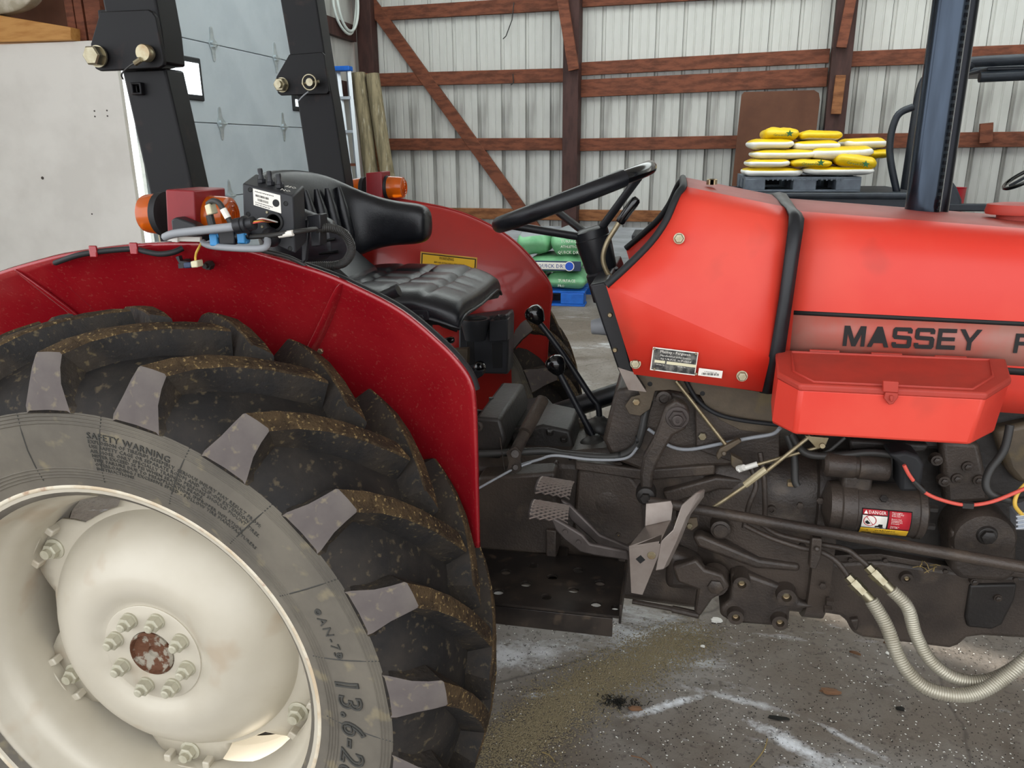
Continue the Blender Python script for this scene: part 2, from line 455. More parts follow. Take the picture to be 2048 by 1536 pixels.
girt(-2.8, -.38, 2.37, .15, tilt=-.01); girt(-.2, 2.45, 2.44, .14, tilt=.02); girt(2.65, 7, 2.42, .15)
girt(-.2, 2.45, 2.23, .19, tilt=.02)
girt(-2.8, -.38, 1.61, .14, tilt=-.01); girt(-.2, 2.45, 1.60, .14, tilt=.01); girt(2.65, 7, 1.6, .15)
girt(-2.8, -.38, .78, .13, 'timber_light'); girt(-.2, 2.45, .78, .13, 'timber_light'); girt(2.65, 7, .78, .13)
for u, w, d in ((-2.84, .2, .16), (-.29, .18, .2), (2.56, .2, .2), (5.6, .2, .2)):
    mb = MB(); mb.prism([WP(u - w / 2, 0, .02 + d), WP(u + w / 2, 0, .02 + d), WP(u + w / 2, 4.2, .02 + d), WP(u - w / 2, 4.2, .02 + d)], -WN * d)
    mb.build('timber_post', 'timber_dark', wall_back, bevel=.006, smooth=0, label='dark brown square timber post')
def brace(pa, pb, w, off, name='diagonal_brace', m='timber', t=.045):
    a = Vector(AWu(*pa, off) + (0,)); b = Vector(AWu(*pb, off) + (0,))
    d = (b - a).normalized(); n = Vector((-d.y, d.x, 0)) * w / 2
    mb = MB(); mb.prism([WP(p.x, p.y, off) for p in (a - n, b - n, b + n, a + n)], -WN * t)
    mb.build(name, m, wall_back, bevel=.004, smooth=0)
brace((722, -20), (1078, 470), .145, .075)
brace((1118, -40), (1147, 140), .12, .3, 'knee_brace')
brace((1708, -30), (1683, 95), .1, .3, 'knee_brace')
brace((1682, 150), (1672, 228), .1, .27, 'timber_block', 'timber_light')
brace((1974, 246), (1972, 286), .12, .12, 'timber_block', 'timber')
for pts in (((1028, 5), (1024, 40), (1012, 72), (1006, 78)), ((1026, 148), (1027, 165), (1022, 170))):
    mb = MB(); mb.tube([WP(*AWu(x, y, .09), .09) for x, y in pts], .006, 6)
    mb.build('wire_hook', 'cable_dark', wall_back)

# left gable wall with the sectional door
XL = -3.0
m_ = MB(); m_.box((XL - .06, 7.25, 2.1), (.1, 1.15, 4.2)); m_.box((XL - .06, 5.2, 3.75), (.1, 3.3, 1.1))
wall_left = structure(m_.build('wall_left', 'steel_sheet', smooth=0), 'left gable wall of grey steel beside the overhead door')
for (ya, yb, za, zb, mm) in ((6.75, 7.72, 2.15, 2.33, 'timber_dark'), (6.75, 7.72, 2.8, 2.98, 'timber_dark'), (6.72, 6.86, 0, 4.2, 'timber_dark')):
    mb = MB(); mb.box((XL + .03, (ya + yb) / 2, (za + zb) / 2), (.07, yb - ya, zb - za))
    mb.build('girt', mm, wall_left, smooth=0)
DY0, DY1 = 3.62, 6.68
door = MB(); door.box((XL - .045, (DY0 + DY1) / 2, 1.6), (.02, DY1 - DY0, 3.2))
door_1 = structure(door.build('door_1', 'door_grey', smooth=0), 'closed grey sectional overhead door')
zs = [0.0, .555, 1.17, 1.785, 2.427, 3.05]
w1 = [AX(372, 117, XL), AX(400, 203, XL)]
wins = [(DY0 + .25, AX(401, 160, XL).y, AX(401, 205, XL).z + .01, AX(386, 115, XL).z), (AX(583, 205, XL).y, AX(583, 205, XL).y + .62, AX(590, 222, XL).z, AX(590, 190, XL).z)]
for i in range(5):
    mb = MB()
    mb.box((XL - .015, (DY0 + DY1) / 2, (zs[i] + zs[i + 1]) / 2), (.04, DY1 - DY0, zs[i + 1] - zs[i] - .006))
    mb.build('door_section', 'door_grey', door_1, bevel=.004, smooth=0)
for ya, yb, za, zb in wins:
    fr = MB(); fr.box((XL + .012, (ya + yb) / 2, (za + zb) / 2), (.02, yb - ya, zb - za))
    f = fr.build('window_frame', 'rubber_seal', door_1, bevel=.01, smooth=0)
    pn = MB(); pn.box((XL + .0245, (ya + yb) / 2, (za + zb) / 2), (.006, yb - ya - .09, zb - za - .09))
    pn.build('pane', 'daylight_glass', f, smooth=0, label='bright daylit window pane')
def hinge(y, z):
    mb = MB(); x = XL + .012
    pts = [(0, .14), (.018, .13), (.03, .05), (.085, .0), (.03, -.05), (.018, -.13), (0, -.14), (-.018, -.13), (-.03, -.05), (-.06, 0), (-.03, .05), (-.018, .13)]
    mb.prism([(x, y + a, z + b) for a, b in pts], (-.006, 0, 0))
    mb.box((x + .008, y, z), (.02, .05, .05)); mb.cyl((x + .012, y - .05, z), (x + .012, y + .07, z), .009, 8)
    mb.build('hinge', 'galvanised', door_1, smooth=30)
for px, py in ((423, 85), (440, 246), (457, 379), (549, 111), (565, 252)):
    p = AX(px, py, XL); 
    z = min(zs, key=lambda q: abs(q - p.z)); hinge(p.y, z)
# vertical track and its brackets at the near jamb
tr = MB()
yt = 3.50
tr.box((XL + .09, yt, 1.5), (.05, .03, 3.0)); tr.box((XL + .066, yt + .03, 1.5), (.01, .06, 3.0)); tr.box((XL + .115, yt + .025, 1.5), (.008, .05, 3.0))
track = tr.build('door_track', 'track_metal', door_1, smooth=0, bevel=.003)
for z in (.5, 1.28, 1.95, 2.6):
    mb = MB(); mb.box((XL + .07, yt + .07, z), (.012, .16, .11)); mb.box((XL + .03, yt + .09, z), (.08, .012, .11)); mb.cyl((XL + .07, yt + .09, z), (XL + .09, yt + .09, z), .012, 8)
    mb.build('track_bracket', 'galvanised', track, smooth=30)
jm = MB(); jm.box((XL - .02, 3.57, 1.6), (.03, .08, 3.2)); jm.build('jamb', 'galvanised', door_1, smooth=0)

# white sheet wall standing left of the door
p_r = A(233, 140, 3.4); p_t = A(100, 84, 3.4)
bx = MB(); bx.box(((-6.0 + p_r.x) / 2, 3.43, p_t.z / 2), (p_r.x + 6.0, .04, p_t.z))
wall_board = structure(bx.build('wall_partition', 'white_board', smooth=0, bevel=.004), 'white painted sheet wall left of the overhead door')
for px, py, r in ((85, 356, .012), (189, 222, .006), (214, 221, .006), (190, 233, .006), (215, 232, .006), (184, 428, .006)):
    p = A(px, py, 3.409); mb = MB(); mb.lathe(p, (0, -1, 0), [(r, 0), (r * .9, .003), (0, .003)], 10); mb.build('screw_head', 'cast_dark', wall_board)
# framing and stores above the white sheet
st = MB(); zb = p_t.z
for px0, px1 in ((142, 158), (160, 176), (180, 212)):
    a, b = A(px0, 40, 3.5), A(px1, 40, 3.5); st.box(((a.x + b.x) / 2, 3.5, zb / 2 + 1.5), (b.x - a.x, .09, 3.0 - zb + 1.2))
wall_f = structure(st.build('wall_stud_frame', 'timber', smooth=0, bevel=.004), 'brown timber studs above the white sheet wall')
mb = MB(); mb.box((-4.4, 3.75, 3.27), (2.9, .05, 2.15)); mb.build('backing_board', 'hardboard', wall_f, smooth=0)
b0 = Q([(-60, 20), (128, 52), (130, 83), (-60, 83)], 3.30)
mb = MB(); mb.prism([Vector((p.x, 3.36, max(p.z, zb + .002))) for p in b0], (0, .15, 0)); 
beam = mb.build('pine_beam', 'pine', smooth=0, bevel=.006)
tag(beam, 'yellow pine beam lying on top of the white sheet wall', 'beam')
def pillow(name, c, size, m, rx=0, ry=0, rz=0, yw=None, parent=None, seed=0, e1=.55, e2=.35, seg=28, rings=14, band=None, ez=.9):
    """a filled sack: superellipsoid with puckers; mi 0 lower, 1 upper print"""
    rnd = random.Random(seed); rows = []; mb = MB(); M = Matrix.Rotation(rz, 3, 'Z') @ Matrix.Rotation(ry, 3, 'Y') @ Matrix.Rotation(rx, 3, 'X')
    sg = lambda v, e: math.copysign(abs(v) ** e, v)
    ph = [rnd.uniform(0, 6) for _ in range(6)]
    for i in range(rings + 1):
        t = PI * i / rings - PI / 2; row = []
        for k in range(seg):
            a = 2 * PI * k / seg
            x = sg(math.cos(t), e1) * sg(math.cos(a), e2); y = sg(math.cos(t), e1) * sg(math.sin(a), e2); z = sg(math.sin(t), ez)
            edge = max(abs(x), abs(y)) ** 6
            z *= (1 - .55 * edge)
            z += .10 * math.sin(3.1 * x + ph[0]) * math.cos(2.3 * y + ph[1]) * (1 - edge) + .05 * math.sin(9 * x + ph[2])
            x += .03 * math.sin(7 * y + ph[3]); 
            row.append(Vector(c) + M @ Vector((x * size[0] / 2, y * size[1] / 2, z * size[2] / 2)))
        rows.append(row)
    nv = len(rows)
    for i in range(nv - 1):
        pass
    base = len(mb.v)
    mb.v += [p for r in rows for p in r]
    for i in range(nv - 1):
        for k in range(seg):
            mb.f.append([i * seg + k, i * seg + (k + 1) % seg, (i + 1) * seg + (k + 1) % seg, (i + 1) * seg + k])
            mi = 0
            if yw is not None: mi = 1 if (i + .5) / (nv - 1) > yw else 0
            if band is not None and band[0] <= k / seg < band[1]: mi = 1
            mb.mi.append(mi)
    return mb.build(name, m, parent, smooth=60, clean=False)
ib = pillow('insulation_bag', A(25, 10, 3.42) + Vector((-.25, .0, .05)), (.95, .16, .24), ['bag_grey'], seed=4)
mat('bag_tan', '#a39a84', .35, 0, '#c9c2b2', .8, 9); ib.data.materials[0] = MATS['bag_tan']
tag(ib, 'shiny tan plastic bag lying on the yellow pine beam', 'bag')

# unseen sides: roof, added light panels, right wall, added left pier shaping the sun
rf = MB(); rf.box((1.4, -.15, 4.36), (14.3, 6.9, .1)); rf.box((1.4, 7.75, 4.36), (14.3, 2.1, .1))
ceil = structure(rf.build('ceiling', 'white_board', smooth=0), 'white roof lining')
for k in range(7):
    mb = MB(); mb.box((-4.7 + k * 2.04, 5.0, 4.37), (2.02, 3.42, .02)); mb.build('added_rooflight_panel', 'added_rooflight', ceil, smooth=0)  # translucent panels added to brighten the back of the barn
wr = MB(); wr.box((8.2, 2.5, 2.15), (.1, 12, 4.3))
structure(wr.build('wall_right', 'steel_sheet', smooth=0), 'right wall of pale steel sheets')
wf = MB()
XF = -5.6       # open at the front; added pier, its opening aimed to light the wheel rim
pw = Vector((.10, -.62, .30)) - Vector((.85, -.35, -.39)) * ((.10 - XF) / .85)
y0_, y1_, z0_, z1_ = pw.y - .26, pw.y + .30, pw.z - .20, pw.z + .22
wf.box((XF, (.55 + y0_) / 2, 2.15), (.1, y0_ - .55, 4.3)); wf.box((XF, (y1_ + 3.5) / 2, 2.15), (.1, 3.5 - y1_, 4.3))
wf.box((XF, (y0_ + y1_) / 2, z0_ / 2), (.1, y1_ - y0_, z0_)); wf.box((XF, (y0_ + y1_) / 2, (z1_ + 4.3) / 2), (.1, y1_ - y0_, 4.3 - z1_))
structure(wf.build('wall_added_pier', 'white_board', smooth=0), 'added unseen wall pier with an opening for one sunbeam')

# leaning round posts and the ladder in the corner
def leaning_post(pt, pb, Yt, r, m, label):
    a, b = A(*pt, Yt), A(*pb, Yt - .05)
    d = b - a; t = -a.z / d.z; b = a + d * t
    b = Vector((b.x, min(b.y, a.y), .0))
    mb = MB(); pts = [a.lerp(b, i / 8) + Vector((random.uniform(-.006, .006), 0, 0)) for i in range(9)]
    mb.tube(pts, [r * .96, r, r * 1.02, r, r * 1.03, r, r * 1.04, r * 1.03, r * 1.03], 18)
    return tag(mb.build('round_post', m, smooth=50), label, 'wooden post', 'round posts leaning in the corner')
leaning_post((717, 146), (742, 345), 7.1, .082, 'post_wood', 'weathered round wooden post with white paint splashes leaning beside the ladder')
leaning_post((745, 148), (774, 345), 7.1, .08, 'post_wood', 'weathered yellowish round wooden post leaning next to the diagonal brace')
leaning_post((733, 148), (756, 345), 7.28, .05, 'timber_light', 'thin brown round post leaning behind two thicker posts')
lad = thing('step_ladder', (A(686, 140, 6.9).x, 6.9, 0), 'aluminium step ladder with blue top folded in the corner', 'ladder')
a = A(675, 140, 6.9); b = A(697, 143, 6.9); c_ = A(698, 352, 6.75); d_ = A(714, 352, 6.75)
for p, q in ((a, c_), (b, d_)):
    dd = q - p; e = p + dd * (-p.z / dd.z)
    mb = MB(); mb.tube([p, Vector((e.x, 6.65, 0.0))], .03, 4); mb.build('rail', 'alum', lad, smooth=0)
for i in range(6):
    t = .12 + i * .15; p = a.lerp(Vector(((a.x + .12), 6.65, 0)), t); q = b.lerp(Vector((b.x + .12, 6.65, 0)), t)
    mb = MB(); mb.box((p + q) / 2, ((q - p).length + .03, .07, .03)); mb.build('rung', 'alum' if i != 2 else 'timber', lad, smooth=0)
mb = MB(); mb.box((a + b) / 2 + Vector((0, -.01, .02)), ((b - a).length + .07, .12, .05)); mb.build('top_cap', 'blue_plastic', lad, bevel=.01, smooth=0, label='blue top cap')
mb = MB(); c0 = AX(690, -8, XL + .1)
mb.tube([c0 + Vector((0, math.cos(t) * .34, math.sin(t) * .4)) + Vector((.012 * math.sin(3 * t), 0, 0)) for t in [i * PI / 16 for i in range(33)]], .016, 8)
mb.tube([c0 + Vector((.03, math.cos(t) * .31, math.sin(t) * .37)) for t in [i * PI / 16 for i in range(33)]], .016, 8)
tag(mb.build('hose_coil', 'hose_white', smooth=60), 'coiled white hose hanging on the left gable wall', 'hose')
# ================================================================== the tractor
TR = thing('tractor', (.9, 0, 0), 'red farm tractor with black roll bar posts and cream wheel parked on concrete', 'tractor')
HX, HZ = 0.0, .63            # rear axle
YC = -.71                    # centre plane of the near rear tyre
def wheel_pt(th, r, y): return Vector((HX + r * math.cos(th), y, HZ + r * math.sin(th)))

# ---- rear tyres
PROF = [(.362, .140), (.372, .150), (.385, .153), (.42, .164), (.46, .172), (.50, .175), (.525, .174), (.545, .166), (.562, .150), (.580, .125), (.592, .10), (.603, .06), (.607, 0)]
prof = PROF + [(r, -y) for r, y in reversed(PROF[:-1])]
prof = [(r, -y) for r, y in prof]     # near side first (negative y)
def tyre(yc, name, label=None):
    seg = 120; rows = []
    for r, y in prof: rows.append([wheel_pt(2 * PI * k / seg, r, yc + y) for k in range(seg)])
    mb = MB(); mb.grid(rows, closed_u=True)
    # moulded rings on the sidewall
    for s in (-1, 1):
        for rr in (.405, .411, .417, .423, .505, .511, .517, .523):
            yy = None
            for (r0, y0), (r1, y1) in zip(PROF, PROF[1:]):
                if r0 <= rr <= r1: yy = y0 + (y1 - y0) * (rr - r0) / (r1 - r0)
            mb.tube([wheel_pt(2 * PI * k / 90, rr, yc + s * (yy + .0003)) for k in range(90)], .0017, 4, closed=True)
    nseg = seg
    for j in range((len(prof) - 1) * nseg):
        ra = (prof[j // nseg][0] + prof[j // nseg + 1][0]) / 2
        if ra > .533: mb.mi[j] = 1
    return mb.build(name, ['rubber', 'rubber_floor'], TR, smooth=50, label=label, clean=False)
NL = 21; PITCH = 2 * PI / NL
# (r, y, dtheta deg, half width m) along one lug from the sidewall to the crown
LUG = [(.528, -.178, 0.2, .041), (.540, -.1785, 0.2, .040), (.575, -.174, 0, .030), (.600, -.167, -.2, .0265), (.619, -.158, -.4, .0245),
       (.634, -.128, -3.2, .0235), (.645, -.095, -6.6, .023), (.652, -.055, -11.0, .0225), (.655, -.015, -15.4, .0225), (.655, .012, -18.2, .022)]
BAS = [(.522, -.168), (.532, -.166), (.55, -.155), (.566, -.138), (.575, -.125), (.586, -.105), (.594, -.082), (.60, -.05), (.603, -.015), (.603, .012)]
def lug_mesh(side):
    rows = []
    for (r, y, dt, hw), (rb, yb) in zip(LUG, BAS):
        t = math.radians(dt); h = hw / r; hb = (hw + .009) / rb
        if y > .005: pass
        rows.append([(t + hb * .95, rb, yb), (t + h, r - .0035, y), (t + h * .86, r, y), (t, r + .0005, y), (t - h * .86, r, y), (t - h, r - .0035, y), (t - hb * 1.1, rb, yb)])
    mb = MB(); rr = []
    for row in rows:
        rr.append([Vector((r * math.cos(t), side * y, r * math.sin(t))) for t, r, y in row])
    mb.grid(rr)
    n = 7
    mb.f.append(list(range(n - 1, -1, -1))); mb.mi.append(0)
    mb.f.append([(len(rr) - 1) * n + k for k in range(n)]); mb.mi.append(0)
    me = bpy.data.meshes.new('lug'); me.from_pydata([v for v in mb.v], [], mb.f)
    bm = bmesh.new(); bm.from_mesh(me); bmesh.ops.recalc_face_normals(bm, faces=bm.faces); bm.to_mesh(me); bm.free()
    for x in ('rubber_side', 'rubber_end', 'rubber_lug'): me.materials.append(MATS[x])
    for p, j in zip(me.polygons, range(len(mb.f))):
        i, k = divmod(j, 6)
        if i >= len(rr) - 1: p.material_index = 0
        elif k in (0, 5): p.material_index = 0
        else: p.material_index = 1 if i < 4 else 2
    for p in me.polygons: p.use_smooth = True
    me.set_sharp_from_angle(angle=math.radians(28))
    return me
lug_near, lug_far = lug_mesh(1), lug_mesh(-1)
def lugs(ty, yc, t0, mesh_sets):
    for me, ph in mesh_sets:
        for k in range(NL):
            th = t0 + ph + k * PITCH
            o = bpy.data.objects.new('tread_lug', me); COL.objects.link(o); o.parent = ty
            o.location = Vector((HX, yc, HZ)) - WORLD[ty.name]
            o.rotation_euler = (0, -th, 0)
ty_near = tyre(YC, 'rear_tyre', 'large dusty rear tyre with deep slanted lugs')
lugs(ty_near, YC, math.radians(75.5), ((lug_near, 0), (lug_far, -PITCH / 2)))
ty_far = tyre(.71, 'rear_tyre')
lugs(ty_far, .71, math.radians(72), ((lug_near, 0), (lug_far, -PITCH / 2)))
# sidewall lettering
def sidewall_text(s, size, r0, th0, extr=.0015, inward=False, **k):
    """reads clockwise; r0 baseline radius, th0 start angle (deg)"""
    vs, fs = text_geo(s, size, extrude=extr, **k); mb = MB(); out = []
    for v in vs:
        r = r0 + v.y; th = math.radians(th0) - v.x / (r0 + size * .35)
        yy = .17
        for (ra, ya), (rb_, yb) in zip(PROF, PROF[1:]):
            if ra <= r <= rb_: yy = ya + (yb - ya) * (r - ra) / (rb_ - ra)
        out.append(wheel_pt(th, r, YC - yy - max(0, v.z) - .0003))
    mb.add(out, fs); return mb
sidewall_text('13.6-28', .062, .432, 11, outline=.0018, res=3, spacing=1.15).build('sidewall_lettering', 'rubber_letter', ty_near, label='raised 13.6-28 size marking')
sidewall_text('AN-73', .024, .448, 25.5, res=2, spacing=1.25).build('sidewall_lettering', 'rubber_letter', ty_near)
sidewall_text('SAFETY WARNING', .0165, .483, 86, res=2, spacing=1.1).build('sidewall_lettering', 'rubber_letter', ty_near)
for i, s in enumerate(('EXPLOSION OF TIRE/RIM ASSEMBLY, SERIOUS INJURY MAY RESULT FROM:', 'USE SAFETY CAGE OR SEPARATE ROOM AND CLIP-ON EXTENSION', 'AIR HOSE. ONLY SPECIALLY TRAINED PERSONS SHOULD MOUNT TIRES.',
                       'NEVER EXCEED 35 PSI WHEN SEATING BEADS.', 'TIRE FAILURE DUE TO MISAPPLICATION, IMPROPER INFLATION,', 'OVERLOADING / EXCESSIVE SPEED - FOLLOW TIRE MANUFACTURERS', 'INSTRUCTIONS.')):
    sidewall_text(s, .0094, .4745 - i * .0085, 86 - i * .1, extr=.0008, res=1, spacing=1.05).build('sidewall_lettering', 'rubber_letter', ty_near)
for th, r in ((26.8, .4575), (16.2, .4575)):
    mb = MB(); mb.lathe(wheel_pt(math.radians(th), r, YC - .1715), (0, -1, 0), [(.006, 0), (.006, .002), (.003, .002), (.003, .0005), (0, .0005)], 12); mb.build('sidewall_stud', 'rubber_letter', ty_near)
for k in range(-3, 10):      # thin radial mould lines
    th = math.radians(75.5 + 9) - k * PITCH
    mb = MB(); pts = []
    for rr in (.40, .43, .46, .49, .525):
        for (r0, y0), (r1, y1) in zip(PROF, PROF[1:]):
            if r0 <= rr <= r1: yy = y0 + (y1 - y0) * (rr - r0) / (r1 - r0)
        pts.append(wheel_pt(th - (rr - .4) * .25, rr, YC - yy - .0003))
    mb.tube(pts, .0012, 4); mb.build('mould_line', 'rubber_letter', ty_near)

# ---- near wheel: rim, disc, nuts
def rim(yc, name, sgn=-1):
    R_ = [(.378, .130), (.384, .138), (.387, .146), (.383, .151), (.374, .149), (.366, .138), (.359, .128), (.352, .092), (.342, .082), (.328, .06), (.322, .0), (.328, -.06), (.342, -.082), (.352, -.092), (.359, -.128), (.366, -.138), (.374, -.149), (.383, -.151), (.387, -.146), (.380, -.13)]
    rows = [[wheel_pt(2 * PI * k / 96, r, yc + sgn * y) for k in range(96)] for r, y in R_]
    mb = MB(); mb.grid(rows, closed_u=True)
    return mb.build(name, 'rim_cream', TR, smooth=40, solid=.004, label='cream painted steel wheel rim')
rim_near = rim(YC, 'wheel_rim')
mb = MB(); mb.tube([wheel_pt(2 * PI * k / 96, .384, YC - .149) for k in range(96)], .0058, 8, closed=True); mb.build('rim_flange', 'rim_edge', rim_near, smooth=60, label='scuffed cream rim edge with rust specks')
DISC = [(.046, -.772), (.100, -.772), (.106, -.7725), (.114, -.776), (.124, -.782), (.137, -.7865), (.152, -.788), (.170, -.785), (.195, -.773), (.220, -.755), (.241, -.734), (.256, -.715), (.264, -.70)]
rows = [[wheel_pt(2 * PI * k / 96, r, y) for k in range(96)] for r, y in DISC]
CL = [math.radians(a) for a in (148, 208, 268, 328, 28, 88)]
def lobe(th):
    d = min(abs((th - c + PI) % (2 * PI) - PI) for c in CL)
    return max(0, min(1, (math.radians(21) - d) / math.radians(9)))
for add in (.010, .05):
    rows.append([wheel_pt(2 * PI * k / 96, .264 + (add if add < .02 else .012 + .046 * lobe(2 * PI * k / 96)), -.698 if add < .02 else -.696) for k in range(96)])
mb = MB(); mb.grid(rows, closed_u=True)
disc = mb.build('wheel_disc', 'rim_cream', TR, smooth=45, solid=.007, label='dished cream wheel centre')
mb = MB(); mb.lathe((HX, -.7745, HZ), (0, -1, 0), [(.102, -.001), (.102, .0035), (.100, .0045), (.047, .0045), (.047, -.006)], 48, caps=False); mb.build('hub_flange', 'rim_cream', disc, smooth=30)
mb = MB(); mb.lathe((HX, -.76, HZ), (0, -1, 0), [(.046, 0), (.046, .022), (.042, .026), (.039, .018), (.012, .014), (.010, .010), (0, .010)], 40); mb.build('hub_cap', 'rust_hub', disc, smooth=40, label='rusty hub cap')
nutm = None
for k in range(8):
    th = math.radians(28 + 45 * k)
    mb = MB(); p = wheel_pt(th, .077, -.779); mb.lathe(p, (0, -1, 0), [(.0165, 0), (.0165, .004)], 20); mb.hexa(p + Vector((0, -.004, 0)), (0, -1, 0), .0148, .017); mb.lathe(p + Vector((0, -.02, 0)), (0, -1, 0), [(.0085, 0), (.0085, .009), (.006, .011), (0, .011)], 14)
    mb.build('wheel_nut', 'nut_cream', disc, smooth=30)
for c in CL:
    mb = MB(); p = wheel_pt(c, .296, -.700); t = Vector((-math.sin(c), 0, math.cos(c))); n = Vector((math.cos(c), 0, math.sin(c)))
    mb.lathe(p, (0, -1, 0), [(.022, 0), (.022, .004), (.02, .005)], 20); mb.hexa(p + Vector((0, -.005, 0)), (0, -1, 0), .0165, .016); mb.lathe(p + Vector((0, -.02, 0)), (0, -1, 0), [(.010, 0), (.010, .010), (0, .011)], 14)
    mb.build('rim_bolt', 'nut_cream', disc, smooth=30)
    mb = MB(); M = Matrix((t, Vector((0, 1, 0)), n)).transposed()
    mb.box(p + n * .004 + Vector((0, .014, 0)), (.085, .012, .05), M); mb.box(p + n * .028 + Vector((0, .0, 0)), (.10, .05, .008), M)
    for s in (-1, 1): mb.box(p + n * .018 + t * s * .045 + Vector((0, -.006, 0)), (.016, .03, .022), M)
    mb.build('rim_clamp', 'rim_cream', rim_near, bevel=.003, smooth=40)
mb = MB(); mb.cyl((HX, -.76, HZ), (HX, -.40, HZ), .075, 28); mb.cyl((HX, -.52, HZ), (HX, -.2, HZ), .12, 32, .17); mb.cyl((HX, -.2, HZ), (HX, .2, HZ), .2, 36); mb.cyl((HX, .2, HZ), (HX, .76, HZ), .12, 28)
mb.build('rear_axle', 'cast_darker', TR, smooth=40)
rim(.71, 'wheel_rim', 1)

# ---- fenders
SROW = [(-.002, .597), (0, .600), (.004, .600), (.014, .593), (.035, .580), (.065, .562), (.10, .542), (.145, .520), (.20, .500), (.28, .483), (.40, .472)]
def fender(lip, sgn, m, label):
    lip = smooth_path(lip, 5); rows = []
    for s, y in SROW:
        row = []
        for p in lip:
            c = Vector((-.02, p.y, min(max(p.z, .4), .82))); d = c - p; d.y = 0
            L_ = max(d.length, 1e-4); row.append(Vector((p.x, sgn * y, p.z)) + d / L_ * s)
        rows.append(row)
    mb = MB(); mb.grid(rows)
    return mb.build('fender', m, TR, smooth=80, solid=.004, label=label), lip
lipn = Q([(-330, 800), (-150, 640), (-60, 572), (0, 546), (80, 522), (150, 506), (280, 490), (400, 487), (480, 497), (560, 519), (640, 545), (700, 570), (800, 622), (880, 688), (922, 733), (942, 768), (949, 810), (952, 900), (954, 1000), (956, 1095)], -.60)
fn, lipn_s = fender(lipn, -1, 'fender_red', 'glossy dark red rear fender arching behind the tyre')
lipf = Q([(560, 470), (640, 415), (700, 397), (760, 393), (820, 402), (900, 418), (960, 440), (1010, 468), (1050, 502), (1082, 540), (1099, 566), (1104, 590), (1100, 620), (1095, 690), (1092, 760), (1090, 826)], .60)
ff, lipf_s = fender(lipf, 1, 'far_fender_red', 'dull red rear fender on the far side of the seat')
mb = MB(); mb.tube([p + Vector((0, .004, .0)) for p in lipn_s], .0036, 8); mb.build('rolled_edge', 'fender_red', fn, smooth=60)
mb = MB(); mb.tube([p + Vector((0, .022, -.004)) for p in lipn_s[40:78]], .008, 6); mb.build('rubber_trim', 'rubber_seal', fn, smooth=60)
def fender_rib(lip, i0, r, sgn=-1, n=10, lift=.004):
    p = lip[i0]; pts = []
    for s, y in SROW[2:]:
        c = Vector((-.02, p.y, min(max(p.z, .4), .82))); d = c - p; d.y = 0; d.normalize()
        q = Vector((p.x, sgn * y, p.z)) + d * s; pts.append(q + Vector((0, -lift if sgn < 0 else lift, 0)))
    return pts
# pressed cross rib near the front and at the back of the crown, with the panel joints
for i in (54, 17):
    mb = MB(); mb.tube(fender_rib(lipn_s, i, 0), [.003, .007, .010, .012, .013, .014, .014, .014, .014], 12, flat=.5); mb.build('pressed_rib', 'fender_red', fn, smooth=70)
for i in (57, 20):
    mb = MB(); mb.tube(fender_rib(lipn_s, i, 0, lift=.001), .0014, 4); mb.build('panel_joint', 'rubber_seal', fn, smooth=60)
# clipped wiring hose under the lip
hp = smooth_path(QV([(110, 526, -.61), (150, 512, -.618), (185, 505, -.618), (230, 500, -.615), (268, 498, -.615), (290, 503, -.62), (318, 508, -.622), (345, 505, -.62), (366, 496, -.61)]), 6)
mb = MB(); mb.tube(hp, .0052, 8); mb.build('wiring_hose', 'rubber_seal', fn, smooth=60)
for px, py in ((187, 503), (268, 497)):
    p = A(px, py, -.622); mb = MB(); mb.box(p, (.016, .006, .022)); mb.build('hose_clip', 'fender_red', fn, bevel=.002)
for px, py in ((377, 525), (422, 529)):
    p = A(px, py, -.59); mb = MB(); mb.hexa(p, (0, -1, -.1), .0085, .014); mb.cyl(p + Vector((0, -.01, 0)), p + Vector((0, -.022, 0)), .005, 10); mb.build('bolt', 'cast_darker', fn)
for px, py, m_ in ((6, 612, 'cast_dark'), (642, 702, 'zinc')):
    p = A(px, py, -.535); mb = MB(); mb.hexa(p, (0, -1, 0), .006, .006); mb.build('bolt', m_, fn)

# ---- roll bar posts
def rops(face, plate, Y0, Y1, plateY, sgn, label):
    post = MB(); post.ppx(face, Y0, Y1)
    po = post.build('roll_bar_post', 'rops_black', TR, bevel=.005, smooth=30, label=label)
    pl = MB(); pl.ppx(plate, plateY, plateY + .011); return po, pl.build('pivot_plate', 'rops_black', po, bevel=.002, smooth=30)
po, pl = rops([(243, 140), (330, 136), (385, 378), (440, 640), (352, 640), (298, 382)], [(200, 23), (296, 19), (304, 24), (311, 34), (327, 122), (326, 131), (318, 136), (200, 142), (190, 137), (183, 105), (181, 88)], -.385, -.32, -.405, -1, 'black steel roll bar post with hinge plate near the cream wheel')
up = MB(); up.ppx([(120, -420), (232, -420), (322, 60), (330, 128), (258, 132), (210, 30)], -.388, -.316); up.build('folding_arm', 'rops_black', po, bevel=.005, smooth=30)
pb = MB(); pb.ppx([(195, 20), (340, 8), (352, 60), (365, 130), (335, 138), (205, 142)], -.30, -.29); pb.build('pivot_plate', 'rops_black', po, bevel=.002, smooth=30)
b0 = A(197, 113, -.41); mb = MB(); mb.lathe(b0, (0, -1, 0), [(.021, 0), (.021, .004)], 24); mb.hexa(b0 + Vector((0, -.004, 0)), (0, -1, 0), .0195, .02); mb.cyl(b0, b0 + Vector((0, .12, 0)), .011, 12); mb.build('pivot_bolt', 'zinc_bright', po, smooth=30, label='big zinc hexagon bolt')
